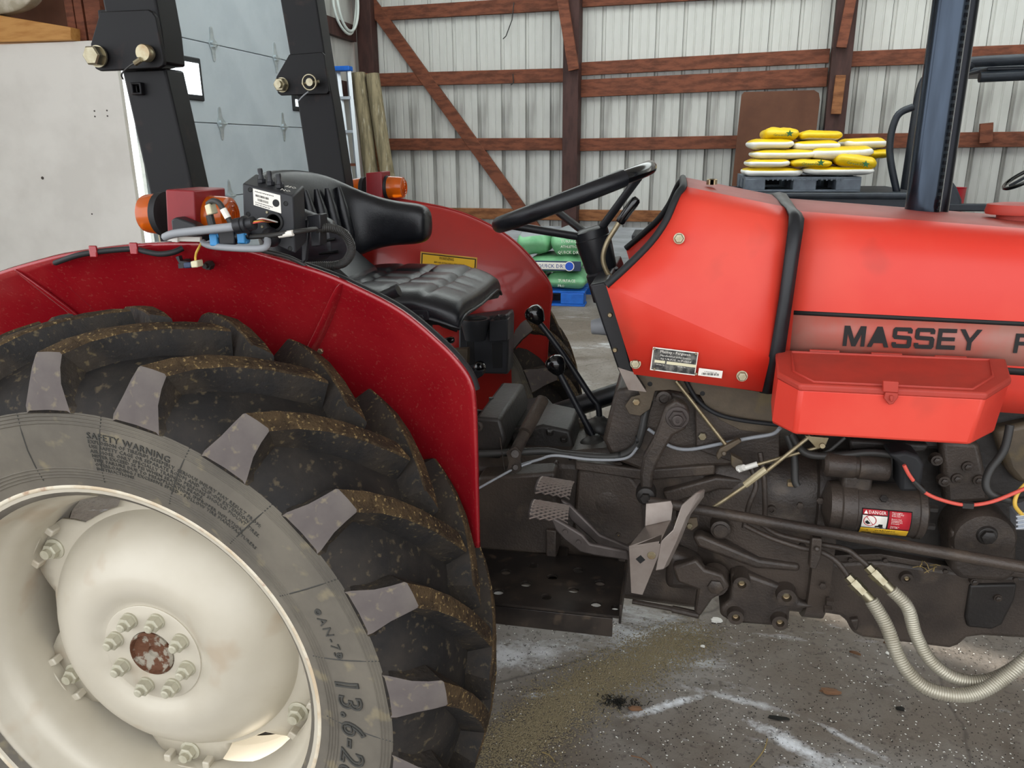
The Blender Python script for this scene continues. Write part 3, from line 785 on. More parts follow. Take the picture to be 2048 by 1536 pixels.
b1 = A(295, 107, -.41); mb = MB(); mb.lathe(b1, (0, -1, 0), [(.014, -.1), (.014, .0), (.0165, .0), (.0165, .014), (.015, .016), (0, .017)], 24); mb.build('lock_pin', 'zinc', po, smooth=40, label='rusty round lock pin')
mb = MB(); mb.tube(smooth_path([b1 + Vector((-.014, -.012, -.006)), A(277, 122, -.43), A(262, 130, -.425), A(248, 142, -.425), A(243, 150, -.42), A(246, 158, -.405)], 5), .0018, 6); mb.build('pin_cable', 'cable_dark', po)
mb = MB(); mb.cyl(A(282, 119, -.428), A(270, 127, -.428), .0055, 8); mb.build('cable_sleeve', 'zinc_bright', po)
mb = MB(); p = A(279, 178, -.385); mb.lathe(p, (0, -1, 0), [(.017, -.002), (.017, .012), (.011, .012), (.011, 0)], 4, ref=(1, 0, 1)); mb.build('socket_bracket', 'rops_black', po, bevel=.002)
fo, fp = rops([(560, 0), (520, -260), (592, -260), (632, 0), (656, 154), (666, 205), (690, 362), (722, 600), (652, 600), (615, 335), (593, 195), (578, 103)], [(578, 109), (643, 104), (648, 109), (658, 182), (654, 188), (562, 191), (555, 186), (552, 154)], .40, .465, .385, 1, 'black steel roll bar post behind the far side of the seat')
b0 = A(565, 170, .385); mb = MB(); mb.lathe(b0, (0, -1, 0), [(.021, 0), (.021, .004)], 20); mb.hexa(b0 + Vector((0, -.004, 0)), (0, -1, 0), .0195, .018); mb.cyl(b0, b0 + Vector((0, -.032, 0)), .011, 14); mb.build('pivot_nut', 'zinc_bright', fo, smooth=30)
b1 = A(629, 166, .385); mb = MB(); mb.cyl(b1, b1 + Vector((0, -.035, 0)), .011, 14); mb.cyl(b1 + Vector((-.028, -.024, -.004)), b1 + Vector((.026, -.024, .002)), .0045, 8)
ring = [b1 + Vector((-.002 + .021 * math.cos(t), -.03, .021 * math.sin(t))) for t in [2 * PI * k / 24 for k in range(24)]]
mb.tube(ring, .0024, 6, closed=True); mb.build('linch_pin', 'zinc_bright', fo, smooth=40, label='linch pin with ring')
mb = MB(); mb.tube(smooth_path([b1 + Vector((-.012, -.02, -.025)), A(606, 192, .37), A(596, 203, .38)], 5), .002, 6); mb.build('pin_cable', 'cable_grey', fo)

# ---- bonnet, dash cowl, seal band
HB = [(-.262, 1.05, .02), (-.270, 1.10, .02), (-.274, 1.16, .02), (-.276, 1.23, .022), (-.273, 1.29, .035), (-.264, 1.345, .05), (-.248, 1.385, .06), (-.225, 1.409, .068), (-.19, 1.424, .072), (-.12, 1.432, .075), (0, 1.434, .077)]
HB = HB + [(-y, z, k) for y, z, k in reversed(HB[:-1])]
def hood_pt(i, x): y, z, k = HB[i]; return Vector((x, y, z - k * (x - 1.19)))
xs = [1.165, 1.3, 1.45, 1.6, 1.8, 2.1, 2.45, 2.8]
mb = MB(); mb.grid([[hood_pt(i, x) for x in xs] for i in range(len(HB))])
mb.mi = [1 if 8 <= (j // (len(xs) - 1)) <= 11 else 0 for j in range(len(mb.f))]
hood = mb.build('bonnet', ['paint_red', 'paint_red_top'], TR, smooth=50, solid=.003, label='long red bonnet with black side stripe')
mb = MB(); nose = [hood_pt(i, 2.8) for i in range(len(HB))]; mb.prism(nose, (.02, 0, 0)); mb.build('grille_panel', 'satin_black', hood, bevel=.004)
def hood_side(x, z, off=.002):
    for i in range(len(HB) // 2):
        a, b = hood_pt(i, x), hood_pt(i + 1, x)
        if a.z <= z <= b.z: 
            q = a.lerp(b, (z - a.z) / (b.z - a.z)); return Vector((x, q.y - off, z))
    return Vector((x, -.27 - off, z))
def side_strip(name, x0, x1, zf0, zf1, m, off=.0015, n=12, **k):
    mb = MB(); rows = []
    for j in range(3):
        rows.append([hood_side(x, zf0(x) + (zf1(x) - zf0(x)) * j / 2, off) for x in [x0 + (x1 - x0) * i / n for i in range(n + 1)]])
    mb.grid(rows); return mb.build(name, m, hood, solid=.001, **k)
z1 = lambda x: 1.2285 - .02 * (x - 1.18)
z0 = lambda x: 1.152 - .027 * (x - 1.18)
side_strip('stripe_decal', 1.185, 2.79, z0, z1, 'stripe_grad', .0015, label='faded stripe decal carrying black lettering')
side_strip('stripe_edge', 1.185, 2.79, lambda x: z1(x), lambda x: z1(x) + .0085, 'ink', .002)
side_strip('stripe_edge', 1.185, 2.79, lambda x: z0(x) - .018, lambda x: z0(x) - .004, 'ink', .002)
a = A(1683, 697, -.2785); b = A(1965, 704, -.2785)
T_ = .21
GL = {'M': (1.05, [[(0,0),(.19,0),(.19,.62),(.43,0),(.62,0),(.86,.62),(.86,0),(1.05,0),(1.05,1),(.78,1),(.525,.34),(.27,1),(0,1)]]),
      'A': (1.02, [[(0,0),(.21,0),(.29,.2),(.73,.2),(.81,0),(1.02,0),(.63,1),(.39,1)]]),
      'S': (.92, [[(0,.27),(0,.12),(.09,0),(.83,0),(.92,.1),(.92,.48),(.83,.59),(.2,.62),(.2,.81),(.71,.81),(.71,.72),(.91,.72),(.91,.9),(.82,1),(.09,1),(0,.9),(0,.53),(.09,.43),(.71,.40),(.71,.19),(.2,.19),(.2,.27)]]),
      'E': (.86, [[(0,0),(.86,0),(.86,.2),(.2,.2),(.2,.41),(.8,.41),(.8,.59),(.2,.59),(.2,.81),(.85,.81),(.85,1),(0,1)]]),
      'Y': (1.0, [[(.4,0),(.6,0),(.6,.38),(1.0,1),(.77,1),(.5,.56),(.23,1),(0,1),(.4,.38)]]),
      'F': (.84, [[(0,0),(.2,0),(.2,.4),(.78,.4),(.78,.59),(.2,.59),(.2,.81),(.84,.81),(.84,1),(0,1)]]),
      'R': (.95, [[(0,0),(.2,0),(.2,.38),(.55,.38),(.72,0),(.95,0),(.76,.4),(.93,.5),(.93,.9),(.84,1),(0,1)]]),
      'G': (.95, [[(0,.1),(.09,0),(.86,0),(.95,.1),(.95,.52),(.5,.52),(.5,.36),(.74,.36),(.74,.19),(.2,.19),(.2,.81),(.74,.81),(.74,.7),(.95,.7),(.95,.9),(.86,1),(.09,1),(0,.9)]]),
      'U': (.95, [[(0,.1),(.09,0),(.86,0),(.95,.1),(.95,1),(.75,1),(.75,.19),(.2,.19),(.2,1),(0,1)]]),
      'O': (.95, [[(0,.1),(.09,0),(.86,0),(.95,.1),(.95,.9),(.86,1),(.09,1),(0,.9)]]),
      'N': (.98, [[(0,0),(.2,0),(.2,.68),(.72,0),(.98,0),(.98,1),(.78,1),(.78,.32),(.26,1),(0,1)]])}
def hood_word(s, px, py, slope, hpx, wscale=1.0, gap=.16):
    o = A(px, py, -.2795); e = A(px + 100, py + 100 * slope, -.2795); d = (e - o).normalized(); up = Vector((-d.z, 0, d.x)); k = SZ(px, py, hpx, -.2795); x = 0
    for ch in s:
        w, polys = GL[ch]; mb = MB()
        for q in polys: mb.prism([o + d * ((x + a * wscale) * k) + up * (b * k) for a, b in q], (0, .0008, 0))
        mb.build('bonnet_letter', 'ink', hood, smooth=0); x += (w * wscale) + gap
hood_word('MASSEY', 1685, 692, .035, 44.5, .935, .122)
hood_word('FERGUSON', 2026, 706, .035, 44.5, .935, .122)
# cap standing on the bonnet
mb = MB(); c = A(2028, 440, -.05); c.z = 1.398; mb.lathe(c, (0, 0, 1), [(.034, 0), (.034, .012), (.055, .014), (.057, .020), (.054, .034), (.03, .037), (0, .037)], 28)
mb.build('filler_cap', 'paint_red_lid', hood, smooth=40, label='round red filler cap')

def cow(pts): return QV(pts)
left = [(1268, 748, -.301), (1212, 571, -.313), (1253, 534, -.297), (1300, 487, -.268), (1330, 445, -.248), (1348, 405, -.228), (1356, 388, -.212), (1366, 374, -.19)]
right = [(1524, 783, -.297), (1540, 715, -.306), (1556, 640, -.300), (1568, 560, -.290), (1576, 490, -.276), (1579, 447, -.253), (1578, 428, -.228), (1572, 416, -.195)]
Lp, Rp = cow(left), cow(right)
Ls, Rs = [Lp[0]] + smooth_path(Lp[1:], 4), [Rp[0]] + smooth_path(Rp[1:], 4)
rows = [[l.lerp(r, t) for t in (0, .25, .5, .75, 1)] for l, r in zip(Ls, Rs)]
NR = len(rows)
topc = [Vector((p.x, 0, p.z + .012)) for p in rows[-1]]
rows = rows + [[Vector((p.x, -.1, p.z + .008)) for p in rows[-1]], topc, [Vector((p.x, .1, p.z + .008)) for p in rows[-1]]] + [[Vector((p.x, -p.y, p.z)) for p in r] for r in reversed(rows)]
mb = MB(); mb.grid(rows); nr = len(rows) - 1
mb.mi = [1 if NR - 1 <= (j // 4) <= nr - NR else 0 for j in range(len(mb.f))]
cowl = mb.build('dash_cowl', ['paint_red', 'paint_red_top'], TR, smooth=9, solid=.004, label='red sheet metal dash cowl with folded crease')
trim = Lp[1:] + [Vector((Lp[-1].x, -.1, Lp[-1].z + .008)), Vector((Lp[-1].x, .1, Lp[-1].z + .008))] + [Vector((p.x, -p.y, p.z)) for p in reversed(Lp[1:])]
mb = MB(); mb.tube(smooth_path(trim, 4), .008, 8); mb.build('edge_trim', 'rubber_seal', cowl, smooth=60, label='black rubber edge trim')
mb = MB(); mb.grid([[Vector((p.x + .035, p.y * s, p.z - .025)) for s in (.93, .3, -.3, -.93)] for p in Lp[1:]]); mb.build('dash_panel', 'satin_black', cowl, solid=.004)
for yy, zf in ((-.16, .45), (-.05, .5), (.09, .45)):
    p = Lp[2].lerp(Lp[4], zf); n = Vector((-.75, 0, .66)); p = Vector((p.x + .03, yy, p.z - .022))
    mb = MB(); mb.lathe(p, n, [(.042, 0), (.045, .006), (.04, .012), (.036, .008), (0, .008)], 24); mb.build('gauge', 'gauge', cowl, smooth=40, label='chrome rimmed dial')
# seal band between cowl and bonnet
band = []
bl = [(1519, 784, -.292), (1541, 700, -.306), (1558, 600, -.304), (1570, 510, -.294), (1577, 455, -.275), (1578, 430, -.25), (1572, 418, -.215), (1562, 410, -.17)]
br = [(1547, 786, -.285), (1568, 700, -.30), (1583, 600, -.30), (1596, 510, -.292), (1604, 460, -.276), (1606, 440, -.253), (1600, 428, -.215), (1590, 420, -.17)]
a_, b_ = QV(bl), QV(br)
zt = max(a_[-1].z, b_[-1].z) + .004
a_ += [Vector((a_[-1].x, 0, zt + .006))]; b_ += [Vector((b_[-1].x, 0, zt + .006))]
a_ += [Vector((p.x, -p.y, p.z)) for p in reversed(a_[:-1])]; b_ += [Vector((p.x, -p.y, p.z)) for p in reversed(b_[:-1])]
mid = [(p + q) / 2 + Vector((0, math.copysign(.006, p.y) if abs(p.y) > .2 else 0, .004 if abs(p.y) <= .25 else 0)) for p, q in zip(a_, b_)]
mb = MB(); mb.grid([a_, mid, b_]); mb.build('seal_band', 'satin_black', TR, smooth=50, solid=.008, label='black rubber band between cowl and bonnet')
for px, py, Y in ((1358, 477, -.272), (1271, 727, -.304), (1484, 752, -.304)):
    p = A(px, py, Y); n = Vector((0, -1, .12)); mb = MB(); mb.lathe(p, n, [(.0112, 0), (.0112, .0015)], 20); mb.hexa(p + n * .0015, n, .0095, .009); mb.build('bolt', 'zinc_bright', cowl, smooth=30)
for px, py in ((1421, 386), (1424, 378)):
    mb = MB(); p = A(px, py, -.12); p.z = rows[NR][1].z + .004; mb.hexa(p, (0, 0, 1), .010, .012); mb.build('bolt', 'zinc', cowl)
# maker's plate and bar-code sticker
ux = (A(1396, 706, -.289) - A(1306, 695, -.289)).normalized(); uy = Vector((-ux.z, 0, ux.x)); yv = Vector((0, -1, 0))
def card(name, m, px, py, wpx, hpx, Y, parent, t=.0012, bevel=.001, label=None):
    """thin plate whose upper left corner is at px,py"""
    o = A(px, py, Y); s = SZ(px, py, 1, Y); w, h = wpx * s, hpx * s
    mb = MB(); mb.prism([o, o + ux * w, o + ux * w - uy * h, o - uy * h], (0, t, 0)); return mb.build(name, m, parent, bevel=bevel, smooth=0, label=label)
def write(name, m, s, px, py, hpx, Y, parent, wpx=None, **k):
    o = A(px, py, Y); sc = SZ(px, py, 1, Y)
    vs, fs = text_geo(s, 1, res=1, **k); w = max(v.x for v in vs); sy = hpx * sc / .7; sx = (wpx * sc / w) if wpx else sy
    mb = MB(); mb.add([o + ux * v.x * sx + uy * v.y * sy for v in vs], fs); return mb.build(name, m, parent, smooth=0, solid=.0003)
YP = -.3145
npl = card('maker_plate', 'sticker_white', 1306, 694, 91, 49, YP, cowl, label='small black maker plate with pale lettering')
card('plate_field', 'plate_black', 1308, 696.5, 87, 44.5, YP - .0008, npl)
write('plate_lettering', 'sticker_white', 'Massey - Ferguson', 1320, 705, 5.5, YP - .0018, npl, 61)
write('plate_lettering', 'sticker_white', 'Manufactured under Licence', 1320.5, 712, 3.6, YP - .0018, npl, 61)
write('plate_lettering', 'sticker_white', 'by URSUS, in Poland', 1321, 718.5, 3.6, YP - .0018, npl, 61)
card('plate_blank', 'cream_plastic', 1309.5, 719.5, 21, 5.5, YP - .0014, npl, .0005, 0); card('plate_blank', 'cream_plastic', 1333.5, 722.5, 59, 6, YP - .0014, npl, .0005, 0)
write('plate_lettering', 'sticker_white', 'MODEL No.', 1312.5, 729.5, 2.2, YP - .0018, npl, 17); write('plate_lettering', 'sticker_white', 'SERIAL No.', 1354.5, 734, 2.2, YP - .0018, npl, 18)
for px, py in ((1309, 698), (1392, 708), (1309, 738), (1392, 748)):
    mb = MB(); p = A(px, py, YP - .001); mb.lathe(p, (0, -1, 0), [(.003, 0), (.0022, .0015), (0, .0015)], 10); mb.build('rivet', 'zinc_bright', npl)
bcs = card('barcode_sticker', 'sticker_white', 1398, 736, 48, 16, YP, cowl, .0008, .001, 'small white bar-code sticker')
rr = random.Random(3)
for i in range(14):
    x = 1404 + i * 2.5; card('bar', 'ink', x, 744.8 + (x - 1400) * .075, rr.choice((.7, 1.2, 1.6)), 4.6, YP - .0006, bcs, .0003, 0)
write('sticker_print', 'ink', '0 700098651 08', 1408, 743.6, 1.8, YP - .0006, bcs, 26)

# ---- tool box on the bonnet side
zl = A(1553, 703, -.29).z
plan = [A(1553, 703, -.29), A(2008, 725, -.29), A(2019, 763, -.395), A(1972, 788, -.475), A(1602, 769, -.475), A(1557, 750, -.42)]
plan = [Vector((p.x, p.y, zl - (-.29 - p.y) * .09)) for p in plan]
bot = [A(1553, 703, -.29), A(1999, 860, -.29), A(1985, 874, -.40), A(1939, 894, -.475), A(1589, 865, -.475), A(1544, 843, -.42)]
zb = A(1760, 880, -.475).z
bot = [Vector((p.x, p.y, zb)) for p in bot]; bot[0].x = A(1548, 840, -.36).x; bot[1].x = plan[1].x - .02
mb = MB(); n = 6; top_ = [p - Vector((0, 0, .004)) for p in plan]
mb.add(top_ + bot, [list(range(n)), list(range(2 * n - 1, n - 1, -1))] + [[i, (i + 1) % n, n + (i + 1) % n, n + i] for i in range(n)])
tbx = mb.build('tool_box', 'paint_red', TR, bevel=.006, smooth=30, label='red chamfered steel tool box with latch on the bonnet side')
cen = sum(plan, Vector()) / 6
lid = [cen + (p - cen) * 1.012 for p in plan]
mb = MB(); mb.prism([p + Vector((0, 0, .004)) for p in lid], (0, 0, -.014)); lido = mb.build('lid', 'paint_red_lid', tbx, bevel=.004, smooth=30, label='faded lid')
mb = MB(); ins = [cen + (p - cen) * .86 + Vector((0, 0, .0045)) for p in plan]; mb.tube(ins, .003, 6, closed=True); mb.build('pressed_bead', 'paint_red_lid', lido, smooth=60)
for px in (1648, 1772, 1900):
    p = A(px, 703 + (px - 1553) * .048, -.292); mb = MB(); mb.cyl(p + Vector((-.028, 0, .004)), p + Vector((.028, 0, .004)), .004, 8); mb.build('hinge', 'paint_red_lid', tbx)
mb = MB(); mb.ppx([(1767, 762), (1798, 764), (1797, 786), (1766, 784)], -.487, -.478); mb.ppx([(1772, 784), (1796, 786), (1797, 795), (1787, 808), (1778, 810), (1768, 797)], -.484, -.476); mb.ppx([(1780, 792), (1787, 792), (1786, 804), (1780, 803)], -.489, -.483)
mb.build('latch', 'paint_red_lid', tbx, bevel=.0015, label='small pressed steel hasp')
# ---- engine, gearbox and frame
def loft(stations, m, name, parent=TR, bevel=.0, smooth=35, label=None, cap=True):
    """stations: (x, half width, z0, z1, chamfer)"""
    mb = MB(); rings = []
    for x, h, z0, z1, c in stations:
        rings.append([Vector((x, y, z)) for y, z in ((-h, z0 + c), (-h, (z0 + z1) / 2), (-h, z1 - c), (-h + c, z1), (0, z1), (h - c, z1), (h, z1 - c), (h, (z0 + z1) / 2), (h, z0 + c), (h - c, z0), (0, z0), (-h + c, z0))])
    mb.grid(rings, closed_u=True)
    if cap:
        n = 12; mb.f.append(list(range(n))); mb.mi.append(0); mb.f.append([(len(rings) - 1) * n + k for k in range(n)]); mb.mi.append(0)
    return mb.build(name, m, parent, bevel=bevel, smooth=smooth, label=label)
def boss(p, r, h, parent, m='cast_dark', hole=True, d=(0, -1, 0), hexr=0, name='boss', mh='zinc'):
    mb = MB(); mb.lathe(p, d, [(r * 1.15, -h), (r, 0), (r * .95, h * .4), (r * .5, h * .4)] + ([(r * .42, h * .1), (r * .42, -h * .3), (0, -h * .3)] if hole else [(0, h * .4)]), 22)
    if hexr: mb.hexa(Vector(p) + Vector(d).normalized() * h * .4, d, hexr, hexr * .7)
    o = mb.build(name, m, parent, smooth=40)
    if hole:
        mb = MB(); mb.lathe(Vector(p) + Vector(d).normalized() * h * .12, d, [(r * .42, 0), (r * .30, .0015), (r * .22, .001), (r * .2, -.004), (0, -.004)], 16); mb.build('bush', mh, o, smooth=30)
    return o
tr = loft([(-.25, .2, .42, .86, .05), (.3, .2, .42, .86, .05), (.52, .175, .47, .83, .03), (.70, .16, .462, .835, .02), (.90, .17, .462, .84, .02), (1.04, .178, .462, .86, .02)], 'cast_dark', 'transmission_housing', bevel=.006, label='dark brown cast gearbox housing behind the foot step')
# top cover lip, panel and pads of the gearbox side
mb = MB(); mb.ppx([(1150, 922), (1290, 940), (1430, 930), (1430, 950), (1290, 962), (1150, 940)], -.185, -.15); mb.build('cover_flange', 'cast_dark', tr, bevel=.004)
mb = MB(); mb.ppx([(955, 955), (1110, 945), (1115, 1112), (955, 1100)], -.24, -.17); mb.build('brake_cover', 'cast_dark', tr, bevel=.008)
mb = MB(); mb.ppx([(1092, 1060), (1112, 1062), (1112, 1118), (1092, 1115)], -.252, -.22); mb.build('cover_edge', 'cast_dark', tr, bevel=.003)
mb = MB(); mb.lathe(A(1215, 1005, -.172), (0, -1, 0), [(.05, -.01), (.044, .0005), (.034, .0035), (.02, .005), (0, .0055)], 24); mb.build('cast_pad', 'cast_dark', tr, smooth=60)
mb = MB(); mb.ppx([(1145, 1060), (1155, 940), (1240, 925), (1282, 980), (1290, 1075), (1245, 1100), (1165, 1100)], -.176, -.16); mb.build('cast_panel', 'cast_dark', tr, bevel=.012)
for px, py in ((1237, 1070), (1112, 927)): boss(A(px, py, -.178), .006, .006, tr)
# bell housing with its swelling and foot bosses
mb = MB(); rows = []
bz = [(1.02, .175, .50, .87), (1.06, .185, .49, .88), (1.11, .205, .48, .885), (1.17, .222, .475, .89), (1.23, .228, .475, .89), (1.28, .228, .475, .89), (1.282, .245, .47, .905), (1.325, .245, .47, .905)]
for x, h, z0, z1 in bz:
    ring = []
    for k in range(32):
        a = 2 * PI * k / 32; ca, sa = math.cos(a), math.sin(a)
        ring.append(Vector((x, -h * math.copysign(abs(ca) ** .42, ca), (z0 + z1) / 2 + (z1 - z0) / 2 * math.copysign(abs(sa) ** .5, sa))))
    rows.append(ring)
mb.grid(rows, closed_u=True); n = 32
mb.f.append(list(range(n))); mb.mi.append(0); mb.f.append([7 * n + k for k in range(n)]); mb.mi.append(0)
bell = mb.build('bell_housing', 'cast_dark', TR, smooth=40, label='dark brown bulging cast clutch housing')
for px, py, r in ((1430, 1165, .03), (1483, 1164, .02), (1572, 1190, .022), (1471, 1230, .019), (1559, 1241, .019)):
    boss(A(px, py, -.245), r, .03, bell, hole=(px != 1430), hexr=.018 if px == 1430 else 0)
mb = MB(); mb.ppx([(1462, 1148), (1500, 1150), (1560, 1172), (1592, 1182), (1600, 1205), (1640, 1215), (1580, 1222), (1578, 1248), (1560, 1254), (1465, 1247), (1440, 1232), (1440, 1215), (1460, 1200)], -.238, -.12); mb.build('foot_pad', 'cast_dark', bell, bevel=.012, seg=3)
for px, py, r in ((1441, 1058, .016), (1362, 1030, .008)):
    p = A(px, py, -.215); mb = MB(); mb.lathe(p, (0, -1, 0), [(r * 1.4, -.03), (r * 1.4, .006), (r, .008), (r, .012), (0, .013)], 22); mb.build('core_plug', 'cast_dark', bell, smooth=40)
mb = MB(); mb.ppx([(1345, 1135), (1392, 1120), (1410, 1140), (1445, 1150), (1460, 1175), (1440, 1190), (1425, 1200), (1400, 1235), (1388, 1225), (1395, 1180), (1355, 1165)], -.262, -.235); mb.build('clutch_arm', 'cast_dark', TR, bevel=.006, label='dark bent clutch release arm')
mb = MB(); mb.ppx([(1335, 1100), (1400, 1125), (1420, 1165), (1400, 1185), (1330, 1180)], -.23, -.17); mb.build('cast_lug', 'cast_dark', bell, bevel=.02, seg=3)
mb = MB(); mb.cyl(A(1265, 1203, -.2), A(1345, 1218, -.22), .006, 10); mb.cyl(A(1345, 1218, -.22), A(1398, 1230, -.235), .009, 10); mb.build('clutch_rod', 'cast_dark', TR)
# bolts on the bell flange
for px, py in ((1590, 967), (1662, 972), (1652, 1202), (1648, 1218)):
    p = A(px, py, -.25); mb = MB(); mb.hexa(p, (1, 0, 0) if px > 1600 else (-1, 0, 0), .009, .016); mb.build('bolt', 'zinc' if px < 1600 else 'cast_dark', bell)
# engine block and sump
eng = loft([(1.30, .16, .62, 1.06, .02), (1.42, .165, .62, 1.06, .02), (2.78, .165, .60, 1.06, .02)], 'cast_darker', 'engine_block', bevel=.004, label='dark engine block under the bonnet')
mb = MB(); mb.ppx([(1620, 800), (2060, 760), (2060, 1000), (1900, 1010), (1880, 900), (1640, 905)], -.20, -.15); mb.build('block_side', 'cast_darker', eng, bevel=.01)
mb = MB(); mb.ppx([(1880, 880), (1960, 885), (1985, 1005), (1890, 1010)], -.225, -.19); mb.build('side_cover', 'cast_dark', eng, bevel=.012)
for px, py in ((1914, 957), (1935, 933), (1957, 960), (1888, 962), (1873, 920)): boss(A(px, py, -.226), .012, .01, eng, hole=False, hexr=.007)
pan_pts = [(1640, 1126), (1760, 1120), (1905, 1140), (2150, 1160), (2330, 1175), (2330, 1300), (2150, 1288), (2048, 1279), (1965, 1274), (1935, 1278), (1918, 1293), (1900, 1299), (1726, 1277), (1705, 1268), (1694, 1245), (1680, 1234), (1645, 1228)]
mb = MB(); mb.ppx(pan_pts, -.165, .165); pan = mb.build('oil_pan', 'cast_dark', TR, bevel=.012, seg=3, smooth=40, label='dark brown sump with stepped lower edge')
mb = MB(); mb.ppx([(1640, 1112), (1760, 1108), (1905, 1134), (2150, 1155), (2150, 1165), (1905, 1144), (1760, 1120), (1640, 1126)], -.19, .19); mb.build('pan_flange', 'cast_dark', pan, bevel=.002)
mb = MB(); mb.ppx([(1940, 1170), (2035, 1168), (2030, 1200), (2005, 1250), (1985, 1260), (1935, 1255), (1930, 1235)], -.172, -.16); mb.build('pan_recess', 'cast_darker', pan, bevel=.012, seg=3)
mb = MB(); mb.ppx([(1700, 1240), (1718, 1238), (1716, 1262), (1708, 1262)], -.178, -.16); mb.build('pan_rib', 'cast_dark', pan, bevel=.006)
for px, py in ((1813, 1156), (1948, 1162), (1995, 1195)): boss(A(px, py, -.172), .014 if px < 1900 else .009, .012, pan, hole=px < 1900, hexr=0 if px < 1900 else .006)
# starter motor
c0, c1 = A(1688, 1018, -.30), A(1850, 1048, -.30)
ax = Vector((1, 0, -.01)).normalized(); c0 = Vector((1.315, -.255, .812))
mb = MB(); mb.lathe(c0, ax, [(.02, -.03), (.05, -.02), (.054, 0), (.058, .003), (.058, .03), (.0555, .032), (.0555, .15), (.058, .152), (.058, .165), (.05, .17), (0, .172)], 40)
starter = mb.build('starter_motor', 'cast_dark', TR, smooth=35, label='dark cylindrical starter motor with warning decal')
mb = MB(); s0 = Vector((1.275, -.29, .918)); mb.lathe(s0, ax, [(.018, -.004), (.023, 0), (.026, .003), (.026, .055), (.023, .056), (.023, .062), (.0265, .064), (.0265, .118), (.024, .122), (0, .122)], 32); mb.build('solenoid', 'cast_dark', starter, smooth=35)
mb = MB(); mb.box(c0 + Vector((.03, 0, .055)), (.06, .05, .05)); mb.build('neck', 'cast_dark', starter, bevel=.008)
mb = MB(); mb.hexa(c0 + ax * .08 + Vector((0, -.04, .039)), (0, -.7, .7), .008, .006); mb.build('plug', 'cast_darker', starter)
for dx, dz in ((.182, -.02), (.182, .02)):
    mb = MB(); mb.hexa(c0 + Vector((dx - .01, -.03, dz)), ax, .008, .016); mb.build('bolt', 'cast_darker', starter)
# decal wrapped on the starter
def wrap(x0, x1, a0, a1, m, name, off=.0008, parent=None, label=None):
    mb = MB(); rows = []
    for j in range(9):
        a = math.radians(a0 + (a1 - a0) * j / 8); rows.append([c0 + ax * x + Vector((0, -math.cos(a), math.sin(a))) * (.0555 + off) for x in (x0, x1)])
    mb.grid(rows); return mb.build(name, m, parent or starter, smooth=60, solid=.0004, label=label)
dec = wrap(.038, .135, 22, -48, 'ink', 'warning_decal', .0006, label='danger and warning decal in red, white and yellow')
wrap(.040, .088, 20, 9, 'sticker_red', 'decal_field', .0012, dec); wrap(.040, .088, 7, -23, 'sticker_white', 'decal_field', .0012, dec)
wrap(.091, .133, 20, -23, 'sticker_red', 'decal_field', .0012, dec); wrap(.040, .133, -25, -47, 'sticker_yellow', 'decal_field', .0012, dec)
def wtext(s, x, a, size, m, w=None):
    vs, fs = text_geo(s, 1, res=1); ww = max(v.x for v in vs); sx = w / ww if w else size; mb = MB(); o = []
    for v in vs:
        an = math.radians(a) + v.y * size / .056; o.append(c0 + ax * (x + v.x * sx) + Vector((0, -math.cos(an), math.sin(an))) * .0572)
    mb.add(o, fs); mb.build('decal_print', m, dec, smooth=0)
wtext('DANGER', .051, 11, .0095, 'sticker_white', .034); wtext('WARNING', .068, -33, .0075, 'ink', .04)
for i, s in enumerate(('Start engine', 'only with key', 'from seat', '', 'Ensure that', 'transmission', 'and PTO are', 'in neutral', '', 'Starting in', 'gear kills')):
    if s: wtext(s, .096, 15.5 - i * 3.5, .0042, 'sticker_white')
for i, s in enumerate(('Before working on the tractor or', 'removing any cover, disconnect', 'negative battery cable')): wtext(s, .067, -37.5 - i * 3.2, .0033, 'ink', .05)
def wshape(pts, m, name, hole=None):
    mb = MB(); v = []
    for x, a in pts: an = math.radians(a); v.append(c0 + ax * x + Vector((0, -math.cos(an), math.sin(an))) * .0571)
    mb.add(v, [list(range(len(v)))]); mb.build(name, m, dec, smooth=0, solid=.0002)
wshape([(.043, -44), (.054, -30), (.065, -44)], 'ink', 'decal_triangle'); wshape([(.042, 10.5), (.046, 18), (.050, 10.5)], 'sticker_white', 'decal_triangle')
ring = [(.055 + .012 * math.cos(2 * PI * k / 24), -5 + 12 * math.sin(2 * PI * k / 24)) for k in range(24)]
mb = MB(); mb.tube([c0 + ax * x + Vector((0, -math.cos(math.radians(a)), math.sin(math.radians(a)))) * .0572 for x, a in ring], .0008, 4, closed=True)
mb.tube([c0 + ax * x + Vector((0, -math.cos(math.radians(a)), math.sin(math.radians(a)))) * .0572 for x, a in ((.048, 4), (.062, -14))], .0008, 4); mb.build('decal_ring', 'sticker_red', dec)
wshape([(.046, -7), (.050, -4), (.054, -8), (.057, -11), (.052, -14), (.047, -11)], 'ink', 'decal_tractor')
wshape([(.066, -17), (.072, -15.5), (.073, -12), (.081, -12), (.081, -17), (.083, -20), (.078, -22), (.074, -20), (.070, -20), (.067, -21)], 'ink', 'decal_tractor')
